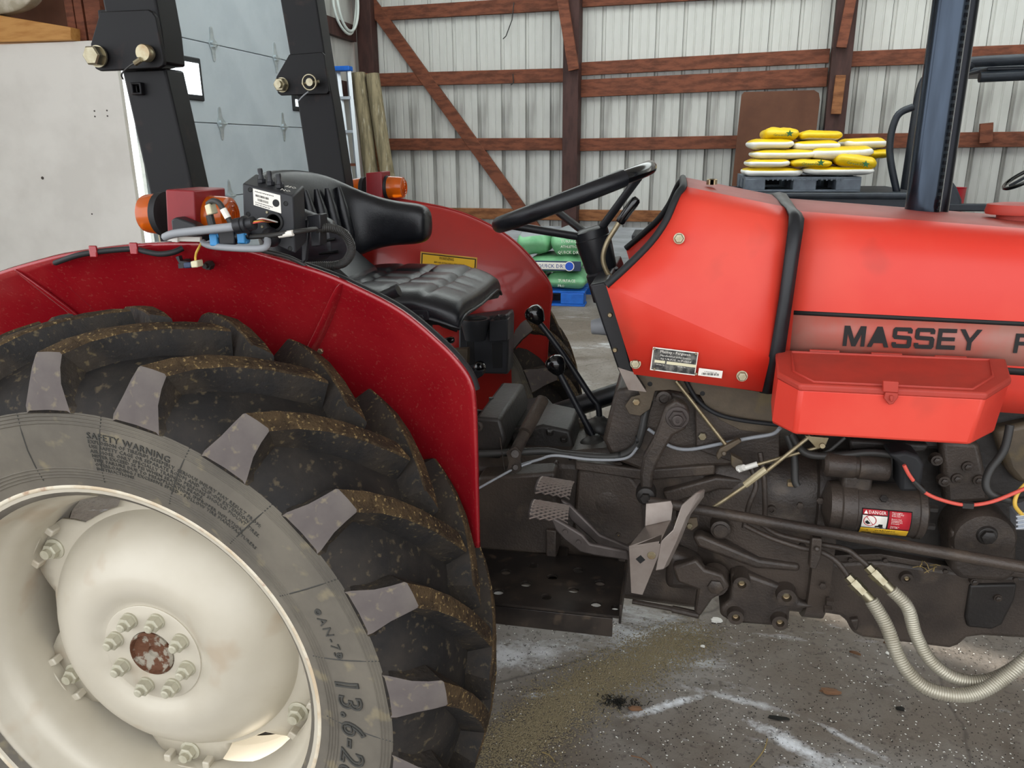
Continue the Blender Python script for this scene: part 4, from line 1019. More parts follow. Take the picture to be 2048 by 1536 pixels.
# oil filter and its big plug
f0 = Vector((1.615, -.25, .752)); mb = MB(); mb.lathe(f0 + Vector((0, .09, 0)), (0, -1, 0), [(.066, 0), (.066, .07), (.064, .084), (.058, .092), (.02, .095), (0, .095)], 40)
flt = mb.build('filter_housing', 'cast_dark', TR, smooth=40, label='dark round filter housing with large plug')
mb = MB(); mb.ppx([(1900, 1060), (2035, 1060), (2035, 1150), (2010, 1166), (1920, 1160), (1902, 1140)], -.25, -.17); mb.build('filter_base', 'cast_dark', flt, bevel=.012, seg=3)
mb = MB(); p = A(1975, 1072, -.258); mb.lathe(p, (0, -1, 0), [(.022, -.005), (.018, .002)], 24); mb.hexa(p + Vector((0, -.002, 0)), (0, -1, 0), .015, .009); mb.build('plug', 'cast_darker', flt, bevel=.001)
# plates below the dash
mb = MB(); mb.ppx([(1262, 748), (1300, 752), (1420, 768), (1560, 790), (1560, 870), (1480, 860), (1440, 840), (1412, 812), (1400, 790), (1340, 780), (1310, 782), (1300, 818), (1280, 832), (1258, 828), (1250, 812), (1262, 795), (1280, 790)], -.205, -.198)
plt = mb.build('dash_support_plate', 'cast_brown', TR, bevel=.001, label='dusty brown support plate under the dash')
for px, py, m_ in ((1273, 803, 'zinc'), (1300, 768, 'ink'), (1405, 787, 'ink')):
    mb = MB(); p = A(px, py, -.206)
    if m_ == 'zinc': mb.hexa(p, (0, -1, 0), .0085, .007)
    else: mb.lathe(p, (0, -1, 0), [(.0055, 0), (0, .0008)], 14)
    mb.build('bolt' if m_ == 'zinc' else 'hole', m_, plt)
mb = MB(); mb.ppx([(1230, 780), (1290, 770), (1380, 790), (1560, 800), (1560, 930), (1400, 935), (1290, 945), (1225, 920), (1205, 880)], -.185, .185); twr = mb.build('steering_housing', 'cast_dark', TR, bevel=.01, label='dark cast steering box housing')
mb = MB(); mb.ppx([(1390, 806), (1560, 860), (1560, 930), (1480, 930), (1392, 900)], -.203, -.18); mb.build('side_plate', 'cast_dark', twr, bevel=.003)
mb = MB(); p = A(1405, 872, -.206); mb.hexa(p, (0, -1, 0), .0095, .007); mb.build('bolt', 'zinc_bright', twr)
mb = MB(); p = A(1328, 793, -.19); mb.lathe(p, (0, -1, 0), [(.018, 0), (.017, .018), (.011, .019), (.010, .012), (0, .012)], 22); mb.build('boss', 'cast_dark', twr, smooth=35)
mb = MB(); mb.tube(smooth_path(QV([(1372, 762, -.21), (1395, 800, -.212), (1430, 826, -.214), (1480, 840, -.214), (1560, 850, -.21)]), 6), .005, 8); mb.build('rubber_beading', 'rubber_seal', twr, smooth=60)
# steering arm, joint and drag link
arm = [(1322, 838, .030), (1308, 890, .026), (1294, 940, .022), (1290, 985, .020)]
mb = MB(); mb.ppx([(1330, 815), (1352, 800), (1374, 812), (1380, 838), (1370, 860), (1346, 872), (1336, 888), (1316, 925), (1306, 950), (1304, 985), (1282, 990), (1280, 950), (1286, 915), (1306, 880), (1320, 845)], -.275, -.245); pit = mb.build('steering_arm', 'cast_dark', TR, bevel=.006, smooth=40, label='curved dark steering drop arm')
p = A(1355, 835, -.275); mb = MB(); mb.lathe(p, (0, -1, 0), [(.026, -.04), (.026, .0), (.024, .003)], 28); mb.hexa(p + Vector((0, -.003, 0)), (0, -1, 0), .019, .013); mb.lathe(p + Vector((0, -.016, 0)), (0, -1, 0), [(.012, 0), (.012, .008), (.009, .010), (.004, .010), (.004, .007), (0, .007)], 22); mb.build('arm_nut', 'pedal_steel', pit, smooth=30)
p = A(1291, 1000, -.29); mb = MB(); mb.lathe(p + Vector((0, .05, .004)), (0, -1, 0), [(.021, 0), (.023, .012), (.020, .022), (.023, .03), (.02, .042), (.012, .046)], 24); mb.hexa(p + Vector((0, .004, .004)), (0, -1, 0), .012, .012); mb.build('ball_joint', 'cast_darker', pit, smooth=40)
mb = MB(); mb.tube([A(1300, 1002, -.29), A(1382, 1016, -.325), A(2048, 1134, -.33), A(2048, 1134, -.33) + (A(2048, 1134, -.33) - A(1382, 1016, -.325)) * 1.5], [.010, .0115, .0125, .0125], 18); mb.build('drag_link', 'cast_dark', TR, smooth=60, label='long dark steering rod')

# brake pedals
def pedal(arm, pad, rib_dir, Y0, Y1, name='brake_pedal'):
    mb = MB(); mb.ppx(arm, Y0, Y1); o = mb.build(name, 'pedal_steel', TR, bevel=.004, label='worn steel brake pedal')
    mb = MB(); rows = []; P00, P10, P01, P11 = pad
    for j in range(7):
        t = j / 6; a, b = P00.lerp(P01, t), P10.lerp(P11, t); sag = Vector((0, 0, .010 * math.sin(PI * t)))
        rows.append([a.lerp(b, i / 6) + sag for i in range(7)])
    mb.grid(rows); pd = mb.build('pedal_pad', 'pedal_steel', o, solid=.007, smooth=30)
    nn = (P10 - P00).cross(P01 - P00).normalized()
    if nn.y > 0: nn = -nn
    for j in range(-5, 11):
        for s in (0, 1):
            pts = []
            for i in range(9):
                u = i / 8; t = j / 8 + (u if s else 1 - u) * .55
                if -.001 <= t <= 1.001:
                    a, b = P00.lerp(P01, t), P10.lerp(P11, t); pts.append(a.lerp(b, u) + Vector((0, 0, .010 * math.sin(PI * t))) + nn * .0045)
            if len(pts) > 1: mb = MB(); mb.tube(pts, .0021, 5); mb.build('tread_rib', 'bare_steel', pd)
    return o
pedal([(1098, 1032), (1118, 1042), (1165, 1070), (1180, 1088), (1255, 1103), (1258, 1122), (1190, 1112), (1160, 1105), (1128, 1080), (1110, 1060)], QV([(1056, 1036, -.40), (1132, 1045, -.33), (1068, 998, -.385), (1136, 1010, -.315)]), 0, -.36, -.348)
pedal([(1120, 1000), (1140, 1010), (1200, 1070), (1260, 1095), (1262, 1106), (1195, 1090), (1140, 1040)], QV([(1068, 985, -.335), (1136, 997, -.265), (1084, 952, -.32), (1146, 962, -.25)]), 0, -.30, -.288)
mb = MB()
for px, py in ((1131, 1063), (1157, 1084)): mb.lathe(A(px, py, -.361), (0, -1, 0), [(.006, 0), (.005, .003), (0, .003)], 14)
mb.build('pedal_rivets', 'pedal_steel', TR)
# bent bare steel plate beside the step
mb = MB()
q = QV([(1262, 1186, -.42), (1258, 1092, -.42), (1322, 1082, -.42), (1318, 1110, -.42), (1285, 1190, -.42)])
mb.prism(q, (0, .006, 0)); 
q2 = [A(1258, 1092, -.42), A(1322, 1082, -.42), A(1342, 1040, -.33), A(1290, 1052, -.33)]
mb.prism(q2, (0, .0, -.006))
q3 = QV([(1290, 1052, -.33), (1342, 1044, -.33), (1346, 1012, -.32), (1342, 1002, -.32), (1292, 1008, -.32)])
mb.prism(q3, (0, .006, 0)); shp = mb.build('bent_guard_plate', 'bare_steel', TR, bevel=.002, smooth=30, label='bent bare steel guard plate on the end of the step')
mb = MB(); mb.prism(QV([(1322, 1082, -.42), (1345, 1060, -.40), (1362, 1010, -.38), (1392, 984, -.37), (1400, 984, -.37), (1398, 1000, -.375), (1372, 1035, -.38), (1352, 1085, -.40), (1326, 1140, -.42), (1309, 1143, -.425)]), (.012, .02, 0)); mb.build('flap', 'bare_steel', shp, bevel=.003)
for px, py, r, s, m_ in ((1281, 1119, .010, 4, 'ink'), (1303, 1111, .009, 18, 'zinc')):
    mb = MB(); mb.lathe(A(px, py, -.4205), (0, -1, 0), [(r, 0), (r * .9, .001), (0, .001)], s); mb.build('hole' if s == 4 else 'spot_weld', m_, shp)
# foot step with punched holes
zst = .615; holes = [(962, 1125), (1066, 1135), (1157, 1145), (1012, 1148), (1105, 1158), (1200, 1170), (1052, 1172), (1147, 1184), (997, 1188), (1093, 1198), (1192, 1212), (1230, 1220)]
bm = bmesh.new(); x0, x1, y0, y1 = .50, .872, -.472, -.245
def ringv(pts): return [bm.verts.new(p) for p in pts]
hc = []
for px, py in holes:
    p = AZ(px, py, zst); r = .0125 if px != 1230 else .009
    if x0 + .015 < p.x < x1 - .012 and y0 + .012 < p.y < y1 - .012: hc.append((p.x, p.y, r))
outer = ringv([(x0, y0, zst), (x1, y0, zst), (x1, y1, zst), (x0, y1, zst)])
edges = [bm.edges.new((outer[i], outer[(i + 1) % 4])) for i in range(4)]
for hx, hy, r in hc:
    vv = ringv([(hx + r * math.cos(2 * PI * k / 16), hy + r * math.sin(2 * PI * k / 16), zst) for k in range(16)])
    edges += [bm.edges.new((vv[i], vv[(i + 1) % 16])) for i in range(16)]
bmesh.ops.triangle_fill(bm, use_beauty=True, use_dissolve=False, edges=edges)
dead = [f for f in bm.faces if any((f.calc_center_median().xy - Vector((hx, hy))).length < r * .98 for hx, hy, r in hc)]
bmesh.ops.delete(bm, geom=dead, context='FACES_ONLY')
me = bpy.data.meshes.new('foot_step'); bm.to_mesh(me); bm.free(); me.materials.append(MATS['step_black'])
stp = bpy.data.objects.new('foot_step', me); COL.objects.link(stp); place(stp, (0, 0, 0), TR); stp['label'] = 'black sheet steel foot step with punched round holes'
d = stp.modifiers.new('solid', 'SOLIDIFY'); d.thickness = .006
mb = MB(); mb.box(((x0 + x1) / 2 - .005, y0 + .003, zst - .024), (x1 - x0 - .02, .006, .044)); mb.build('front_flange', 'step_black', stp, bevel=.001)
mb = MB(); mb.box((x1, (y0 + y1) / 2, zst + .01), (.005, y1 - y0, .045)); mb.build('end_flange', 'step_black', stp, bevel=.001)
mb = MB(); mb.box((.7, -.28, zst - .03), (.05, .22, .04)); mb.box((.7, -.2, zst - .04), (.3, .05, .03)); mb.build('step_bracket', 'step_black', stp, bevel=.003)
for hx, hy, r in hc:
    mb = MB(); mb.tube([(hx + r * math.cos(2 * PI * k / 16), hy + r * math.sin(2 * PI * k / 16), zst + .0005) for k in range(16)], .0016, 5, closed=True); mb.build('hole_rim', 'step_black', stp, smooth=60)

# hydraulic hoses, pipes and clamp
def hose(path, r, name='hydraulic_hose', m='hose_metal', label=None):
    p = smooth_path(path, 40); out = []; rs = []; L_ = 0; last = p[0]
    # resample densely so that every coil shows
    acc = [0]
    for a, b in zip(p, p[1:]): acc.append(acc[-1] + (b - a).length)
    n = int(acc[-1] / .0016); j = 0
    for i in range(n + 1):
        s = acc[-1] * i / n
        while j < len(acc) - 2 and acc[j + 1] < s: j += 1
        t = (s - acc[j]) / max(1e-9, acc[j + 1] - acc[j]); out.append(p[j].lerp(p[j + 1], t)); rs.append(r * (1 if i % 3 else .9))
    mb = MB(); mb.tube(out, rs, 14); return mb.build(name, m, TR, smooth=70, label=label, clean=False)
def fitting(a, b, r, parent, n=3):
    mb = MB(); d = b - a
    for i, (t0, t1, k, sg) in enumerate(((0, .22, .85, 6), (.2, .42, 1.1, 6), (.42, .66, 1.0, 6), (.64, 1, .86, 20))):
        mb.cyl(a + d * t0, a + d * t1, r * k, sg)
    mb.build('fitting', 'zinc_bright', parent, smooth=30)
h1 = hose(QV([(1742, 1200, -.34), (1772, 1250, -.36), (1800, 1320, -.39), (1840, 1368, -.41), (1890, 1388, -.42), (1945, 1388, -.42), (2000, 1360, -.41), (2080, 1295, -.38), (2250, 1130, -.2)]), .0145, label='lower corrugated metal hydraulic hose')
fitting(A(1695, 1152, -.32), A(1744, 1203, -.34), .0125, h1)
h2 = hose(QV([(1783, 1180, -.34), (1815, 1215, -.35), (1832, 1270, -.36), (1862, 1322, -.375), (1910, 1356, -.385), (1970, 1362, -.385), (2030, 1335, -.37), (2090, 1280, -.35), (2250, 1110, -.2)]), .0135, label='upper corrugated metal hydraulic hose')
fitting(A(1735, 1132, -.32), A(1786, 1184, -.34), .0125, h2)
for pts, nm in (([(1488, 1050, -.25), (1540, 1075, -.27), (1600, 1095, -.28), (1640, 1103, -.3), (1672, 1122, -.315), (1698, 1155, -.32)], 'oil_pipe'), ([(1525, 1050, -.25), (1560, 1070, -.27), (1640, 1088, -.29), (1690, 1098, -.31), (1712, 1112, -.315), (1738, 1134, -.32)], 'oil_pipe')):
    mb = MB(); mb.tube(smooth_path(QV(pts), 6), .0058, 10); mb.build(nm, 'cast_dark', TR, smooth=60)
for pts in ([(1520, 905, -.24), (1528, 960, -.25), (1530, 1030, -.25), (1526, 1055, -.25)], [(1500, 930, -.235), (1512, 970, -.245), (1498, 1010, -.25), (1488, 1055, -.25)]):
    mb = MB(); mb.tube(smooth_path(QV(pts), 6), .0058, 10); mb.build('oil_pipe', 'cast_dark', TR, smooth=60)
mb = MB(); mb.ppx([(1624, 1076), (1645, 1078), (1642, 1118), (1632, 1140), (1618, 1136)], -.312, -.288); mb.cyl(A(1634, 1098, -.312), A(1634, 1098, -.32), .006, 10); mb.build('pipe_clamp', 'cast_dark', TR, bevel=.003)
def rod(name, pts, r, m, label=None, parent=TR, seg=10, n=6, sm=True):
    mb = MB(); mb.tube(smooth_path(QV(pts), n) if sm else QV(pts), r, seg); return mb.build(name, m, parent, smooth=60, label=label)
# throttle and stop linkages
rod('throttle_rod', [(1352, 762, -.225), (1452, 890, -.24)], .0045, 'rod_metal', 'thin zinc throttle rod', sm=False)
rod('stop_rod', [(1425, 1016, -.30), (1530, 945, -.30), (1620, 872, -.28)], .0042, 'rod_metal', sm=False)
mb = MB(); mb.cyl(A(1490, 970, -.30), A(1532, 938, -.30), .0075, 10); mb.build('turnbuckle', 'track_metal', TR)
rod('link_rod', [(1512, 930, -.275), (1645, 892, -.275)], .0038, 'rod_metal', sm=False)
mb = MB(); mb.cyl(A(1476, 940, -.275), A(1515, 928, -.275), .006, 10); mb.cyl(A(1476, 937, -.27), A(1488, 935, -.282), .007, 8); mb.build('plastic_joint', 'white_plastic', TR, smooth=40, label='white plastic ball joint')
mb = MB(); mb.ppx([(1610, 872), (1658, 876), (1652, 890), (1640, 897), (1632, 896)], -.285, -.278); mb.cyl(A(1645, 892, -.29), A(1645, 892, -.27), .006, 10); mb.build('bell_crank', 'rod_metal', TR, bevel=.001)
mb = MB(); mb.ppx([(1440, 897), (1478, 878), (1484, 884), (1452, 905), (1436, 922), (1432, 912)], -.25, -.235); mb.cyl(A(1448, 907, -.255), A(1448, 907, -.24), .006, 8); mb.ppx([(1462, 910), (1485, 922), (1488, 935), (1474, 944), (1462, 930)], -.27, -.25); mb.build('lever_bracket', 'cast_brown', TR, bevel=.003)
rod('speed_cable', [(1296, 858, -.195), (1310, 868, -.20), (1335, 890, -.20), (1375, 899, -.205), (1440, 888, -.22), (1500, 876, -.225), (1545, 868, -.23), (1560, 856, -.24)], .0042, 'cable_grey', 'grey control cable')
# brake pipes and loom along the gearbox
rod('brake_hose', [(955, 908, -.22), (1020, 905, -.21), (1090, 902, -.2), (1130, 908, -.2), (1225, 914, -.2), (1268, 897, -.2), (1282, 868, -.2), (1290, 830, -.19), (1300, 800, -.18)], .009, 'cable_dark', 'dark bundled hose along the gearbox')
rod('control_cable', [(1040, 930, -.225), (1075, 920, -.222), (1110, 911, -.22), (1180, 919, -.215), (1250, 917, -.212), (1275, 895, -.212)], .0034, 'cable_grey', 'thin grey inner cable')
rod('pull_wire', [(930, 990, -.30), (960, 975, -.29), (1028, 937, -.25), (1062, 925, -.23)], .0028, 'cable_grey', sm=False)
mb = MB(); mb.cyl(A(1010, 945, -.25), A(1000, 875, -.2), .001, 6); mb.ppx([(1012, 905), (1030, 893), (1042, 905), (1040, 925), (1042, 940), (1030, 948), (1014, 940), (1018, 925)], -.255, -.243); mb.build('clevis', 'cast_dark', TR, bevel=.003)
mb = MB(); mb.cyl(A(1030, 908, -.256), A(1030, 908, -.262), .009, 14); mb.cyl(A(1031, 935, -.256), A(1031, 935, -.262), .006, 12); mb.cyl(A(1032, 902, -.24), A(1062, 842, -.16), .014, 16); mb.cyl(A(1050, 865, -.2), A(1085, 800, -.1), .016, 16); mb.build('cross_shaft', 'cast_dark', TR, smooth=40)
# starter cable, red lead and loose looms at the right
rod('battery_cable', [(1585, 870, -.25), (1610, 905, -.28), (1660, 912, -.29), (1740, 905, -.29), (1800, 912, -.3)], .008, 'cable_dark', 'thick dark battery cable')
rod('drop_cable', [(1575, 870, -.24), (1588, 910, -.25), (1590, 960, -.26), (1595, 972, -.262)], .008, 'cable_dark')
mb = MB(); mb.ppx([(1776, 910), (1812, 903), (1838, 912), (1850, 930), (1846, 960), (1838, 985), (1800, 985), (1800, 930)], -.335, -.27); mb.build('terminal_boot', 'rubber_seal', starter, bevel=.008)
rod('red_lead', [(1808, 930, -.345), (1822, 955, -.345), (1850, 985, -.34), (1890, 1002, -.335), (1935, 1010, -.33), (1985, 1003, -.32), (2048, 978, -.31), (2100, 960, -.3)], .0038, 'wire_red', 'red wire hanging from the starter')
mb = MB(); mb.cyl(A(1826, 962, -.345), A(1848, 984, -.341), .0052, 8); mb.build('wire_sleeve', 'cable_dark', TR)
mb = MB(); mb.box(A(1935, 1010, -.33), (.02, .011, .011)); mb.build('wire_clip', 'cable_dark', TR)
rod('ribbed_conduit', [(2020, 850, -.27), (2008, 900, -.28), (1980, 940, -.29), (1972, 970, -.3), (1985, 990, -.305), (2020, 1000, -.30)], .008, 'cable_dark', 'black ribbed conduit')
rod('loom', [(2060, 960, -.3), (2036, 985, -.305), (2030, 1010, -.31), (2045, 1030, -.3)], .004, 'wire_yellow')
mb = MB(); mb.ppx([(2034, 1030), (2075, 1015), (2075, 1060), (2036, 1060)], -.30, -.26)
for i in range(4): mb.ppx([(2032, 1032 + i * 8), (2060, 1030 + i * 8), (2060, 1033 + i * 8), (2032, 1036 + i * 8)], -.305, -.30)
mb.build('finned_block', 'alum', TR, bevel=.001)
mb = MB(); mb.ppx([(1990, 860), (2080, 840), (2080, 960), (2040, 970), (2015, 940)], -.23, -.18); mb.build('injection_pump', 'cast_brown', TR, bevel=.012)
# fuel pump bits under the tool box
mb = MB(); mb.ppx([(1700, 880), (1860, 890), (1850, 905), (1780, 912), (1740, 900), (1700, 903)], -.26, -.2); mb.build('lift_pump', 'cast_darker', TR, bevel=.006)
rod('fuel_pipe', [(1690, 875, -.28), (1660, 900, -.28), (1640, 908, -.27)], .004, 'cable_dark')
# lift cover and levers behind the near fender
lc = MB(); lc.ppx([(950, 835), (1000, 838), (1012, 880), (1000, 920), (950, 915)], -.20, .1); lc.ppx([(990, 860), (1060, 848), (1080, 870), (1060, 900), (1000, 905)], -.05, .2)
lift = lc.build('lift_cover', 'cast_darker', TR, bevel=.008, label='black hydraulic lift cover beside the seat')
for px, py, r, Y in ((957, 852, .012, -.202), (1025, 860, .012, -.05), (1048, 862, .01, -.05)):
    mb = MB(); mb.lathe(A(px, py, Y), (0, -1, 0), [(r, 0), (r, .006), (r * .5, .007), (r * .4, .004), (0, .004)], 20); mb.build('plug', 'cast_dark', lift, smooth=30)
for px, py, h in ((958, 835, .02), (983, 832, .05), (1010, 838, .02)):
    p = A(px, py, -.05); mb = MB(); mb.cyl(p, p + Vector((0, 0, h)), .006, 10); mb.build('stud', 'cast_darker', lift)
mb = MB(); mb.cyl(A(985, 868, .2), A(1252, 780, .22), .028, 20); mb.build('cross_tube', 'satin_black', TR, smooth=40, label='black round tube under the steering column')
mb = MB(); mb.ppx([(1140, 850), (1152, 838), (1170, 842), (1165, 880), (1142, 884)], .06, .12); mb.build('gear_tower', 'cast_brown', TR, bevel=.008)
mb = MB(); mb.ppx([(1112, 925), (1122, 908), (1165, 902), (1238, 896), (1262, 880), (1262, 930)], -.12, .12); mb.build('gearbox_cover', 'cast_dark', TR, bevel=.012, label='gear lever cover on top of the gearbox')
def lever(knob, path, boot, Y, label):
    o = rod('gear_lever', path, .008, 'satin_black', label)
    p = A(*knob, Y); d = (p - A(path[1][0], path[1][1], Y)).normalized()
    mb = MB(); mb.lathe(p - d * .022, d, [(.011, 0), (.017, .008), (.024, .022), (.025, .034), (.021, .044), (.01, .050), (0, .051)], 24); mb.build('knob', 'gloss_black', o, smooth=50, label='black gear knob')
    b = A(*boot, Y); mb = MB(); mb.lathe(b, (0, 0, 1), [(.034, -.028), (.040, -.012), (.038, .004), (.026, .014), (.018, .016), (.014, .022), (.008, .026)], 24); mb.build('rubber_boot', 'cable_dark', o, smooth=50)
lever((1072, 632), [(1076, 642, .02), (1120, 700, .02), (1180, 790, .02), (1196, 812, .02), (1199, 845, .02)], (1199, 850), .02, 'tall black gear lever in front of the far fender')
lever((1113, 732), [(1118, 745, -.05), (1150, 805, -.05), (1190, 880, -.05)], (1190, 888), -.05, 'short black gear lever beside the taller one')

# ---- dash support box, steering column and wheel
mb = MB(); mb.ppx([(1179, 570), (1213, 563), (1240, 640), (1266, 745), (1292, 783), (1258, 779), (1236, 740), (1205, 650)], -.23, .2); dsb = mb.build('dash_support', 'satin_black', TR, bevel=.004, label='black scuffed dash support box')
mb = MB(); mb.ppx([(1236, 735), (1268, 745), (1293, 784), (1257, 780)], -.235, -.228); mb.build('scuffed_foot', 'bare_steel', dsb)
p = A(1212, 652, -.1); mb = MB(); mb.lathe(p, (-1, 0, -.1), [(.022, -.02), (.022, .0), (.0175, .03), (.016, .034), (0, .034)], 22); mb.build('grey_knob', 'cable_grey', dsb, smooth=40)
for px, py in ((1220, 630), (1230, 700)): mb = MB(); mb.lathe(A(px, py, -.231), (0, -1, 0), [(.006, 0), (.004, .004), (0, .004)], 12); mb.build('bolt', 'zinc', dsb)
ca, cb = A(1182, 462, 0), A(1212, 572, 0); cd = (ca - cb).normalized()
mb = MB(); mb.lathe(cb, cd, [(.04, -.03), (.04, .035), (.036, .04), (.038, .045), (.043, (ca - cb).length - .02), (.043, (ca - cb).length - .018), (.041, (ca - cb).length - .016), (.041, (ca - cb).length + .002), (.03, (ca - cb).length + .008), (0, (ca - cb).length + .008)], 30)
colm = mb.build('steering_column', 'satin_black', TR, smooth=35, label='black steering column')
wc = Vector((.703, 0, 1.442)); wn = Vector((-.35, 0, .937)).normalized(); wu = Vector((.937, 0, .35)).normalized()
RW = .188
mb = MB(); mb.tube([wc + wu * RW * math.cos(t) + VY * RW * math.sin(t) for t in [2 * PI * k / 64 for k in range(64)]], .0165, 14, closed=True)
sw = mb.build('steering_wheel', 'gloss_black', TR, smooth=70, label='black steering wheel with padded cover')
mb = MB(); mb.tube([wc + wu * RW * math.cos(t) + VY * RW * math.sin(t) for t in [PI * .62 + PI * 1.13 * k / 40 for k in range(41)]], .0195, 14); mb.build('wheel_cover', 'vinyl', sw, smooth=70, label='stitched leather wheel cover')
hubp = ca - cd * .02
for a in (PI * 1.16, PI * .66, -.35):
    q = wc + wu * RW * math.cos(a) + VY * RW * math.sin(a)
    mb = MB(); mb.tube([hubp + (q - hubp) * .12, q], .0095, 12); mb.build('spoke', 'satin_black', sw, smooth=60)
o = rod('throttle_lever', [(1226, 562, -.12), (1212, 540, -.12), (1206, 515, -.12), (1214, 485, -.12), (1232, 455, -.12), (1246, 432, -.12)], .0058, 'rod_metal', 'bent metal hand throttle lever')
a, b = A(1244, 438, -.12), A(1273, 398, -.12); d = (b - a).normalized()
mb = MB(); mb.lathe(a - d * .01, d, [(.008, 0), (.0105, .004), (.0115, .05), (.0105, (b - a).length + .008), (.006, (b - a).length + .013), (0, (b - a).length + .013)], 16); mb.build('grip', 'gloss_black', o, smooth=50)

# ---- seat
def seat():
    st_ = [(.205, -.250, 1.355, .045, .030), (.19, -.252, 1.358, .052, .036), (.13, -.258, 1.362, .066, .038), (.06, -.245, 1.37, .095, .036), (.01, -.195, 1.372, .125, .036), (-.02, -.10, 1.372, .135, .036), (-.03, 0, 1.372, .137, .036),
           (-.02, .10, 1.370, .135, .036), (.01, .195, 1.365, .122, .036), (.06, .245, 1.358, .09, .038), (.13, .262, 1.352, .066, .042), (.20, .262, 1.350, .060, .046), (.245, .26, 1.350, .055, .044), (.262, .258, 1.350, .035, .028)]
    pts = [Vector((x, y, 0)) for x, y, *_ in st_]; rows = []
    for i, (x, y, zc, hh, th) in enumerate(st_):
        t = (pts[min(i + 1, len(pts) - 1)] - pts[max(i - 1, 0)]).normalized(); nrm = Vector((t.y, -t.x, 0)); row = []
        for k in range(16):
            a = 2 * PI * k / 16; ca_, sa_ = math.cos(a), math.sin(a)
            lean = -(math.copysign(abs(sa_) ** .7, sa_) * hh) * .12 if hh > .08 else 0
            row.append(Vector((x + lean, y, zc)) + nrm * th * math.copysign(abs(ca_) ** .8, ca_) + Vector((0, 0, hh * math.copysign(abs(sa_) ** .7, sa_))))
        rows.append(row)
    mb = MB(); mb.grid(rows, closed_u=True); mb.f.append(list(range(16))); mb.mi.append(0); mb.f.append([(len(rows) - 1) * 16 + k for k in range(16)]); mb.mi.append(0)
    bk = mb.build('seat_backrest', 'vinyl', TR, smooth=80, sub=2, label='black vinyl wrap-around seat backrest')
    for yy in (-.17, -.115, -.06, 0, .06, .115, .17):
        x = .01 + .55 * yy * yy; mb = MB()
        mb.tube([(x + .035, yy, 1.29), (x + .025, yy, 1.33), (x + .012, yy, 1.40), (x + .005, yy, 1.455)], [.006, .018, .018, .006], 10); mb.build('padding_rib', 'vinyl', bk, smooth=60)
    rows = []
    nx, ny = 15, 15
    def top(u, v):
        x = .085 + .385 * u; e = (2 * u - 1) ** 6; w = (2 * v - 1)
        y = .245 * w * (1 - .10 * (2 * u - 1) ** 4)
        z = 1.243 - .0 * u - .02 * max(0, u - .75) / .25 + .012 * abs(w) ** 2 - .028 * (abs(w) ** 8) - .014 * e
        fd = max(0, 1 - e * 1.5) * max(0, 1 - abs(w) ** 8 * 1.5)
        for g in (.3, .55, .8): z -= .010 * math.exp(-((u - g) / .018) ** 2) * fd
        for g in (-.36, 0, .36): z -= .006 * math.exp(-((w - g) / .04) ** 2) * fd
        return Vector((x, y, z))
    nx = 45; ny = 41
    T = [[top(i / nx, j / ny) for j in range(ny + 1)] for i in range(nx + 1)]
    mb = MB(); mb.grid(T)
    per = [T[0][j] for j in range(ny + 1)] + [T[i][ny] for i in range(1, nx + 1)] + [T[nx][j] for j in range(ny - 1, -1, -1)] + [T[i][0] for i in range(nx - 1, 0, -1)]
    c = Vector((.28, 0, 0)); low = [[p + (Vector((p.x, p.y, 0)) - c) * k - Vector((0, 0, dz)) for p in per] for k, dz in ((0, 0), (.012, .010), (.012, .030), (-.02, .042), (-.3, .046))]
    mb.grid(low, closed_u=True)
    cu = mb.build('seat_cushion', 'vinyl', TR, smooth=60, label='black vinyl seat cushion with stitched pads')
    mb = MB(); mb.tube([p + (Vector((p.x, p.y, 0)) - c) * .018 - Vector((0, 0, .032)) for p in per], .004, 6, closed=True); mb.build('piping', 'satin_black', cu, smooth=60)
    mb = MB(); mb.box((.27, 0, 1.165), (.3, .3, .03)); mb.box((.25, 0, 1.05), (.12, .2, .24)); mb.build('seat_frame', 'satin_black', cu, bevel=.005)
    mb = MB(); mb.ppx([(800, 620), (855, 622), (858, 640), (815, 640)], -.25, -.24); mb.hexa(A(843, 634, -.251), (0, -1, 0), .007, .006); mb.build('seat_bracket', 'satin_black', cu, bevel=.001)
    mb = MB(); mb.ppx([(580, 452), (660, 450), (688, 462), (702, 488), (700, 512), (684, 530), (655, 538), (612, 536)], -.28, -.25); sp = mb.build('seat_side_panel', 'satin_black', TR, bevel=.008, seg=3, label='black moulded side panel with two long slots')
    for (a, b) in (((640, 483), (672, 478)), ((640, 507), (676, 503))):
        mb = MB(); mb.tube([A(*a, -.282), A(*b, -.282)], .007, 8, flat=.5); mb.build('slot_rib', 'gloss_black', sp, smooth=60)
    mb = MB(); mb.ppx([(560, 440), (700, 560), (700, 620), (560, 600)], -.1, .1); mb.build('seat_post', 'satin_black', cu, bevel=.01)
    mb = MB(); mb.cyl(A(738, 605, -.36), A(786, 585, -.36), .0125, 16); mb.cyl(A(786, 585, -.36), A(797, 580, -.36), .0135, 16); mb.build('adjust_lever', 'satin_black', TR, smooth=40, label='short black handle beside the seat')
seat()

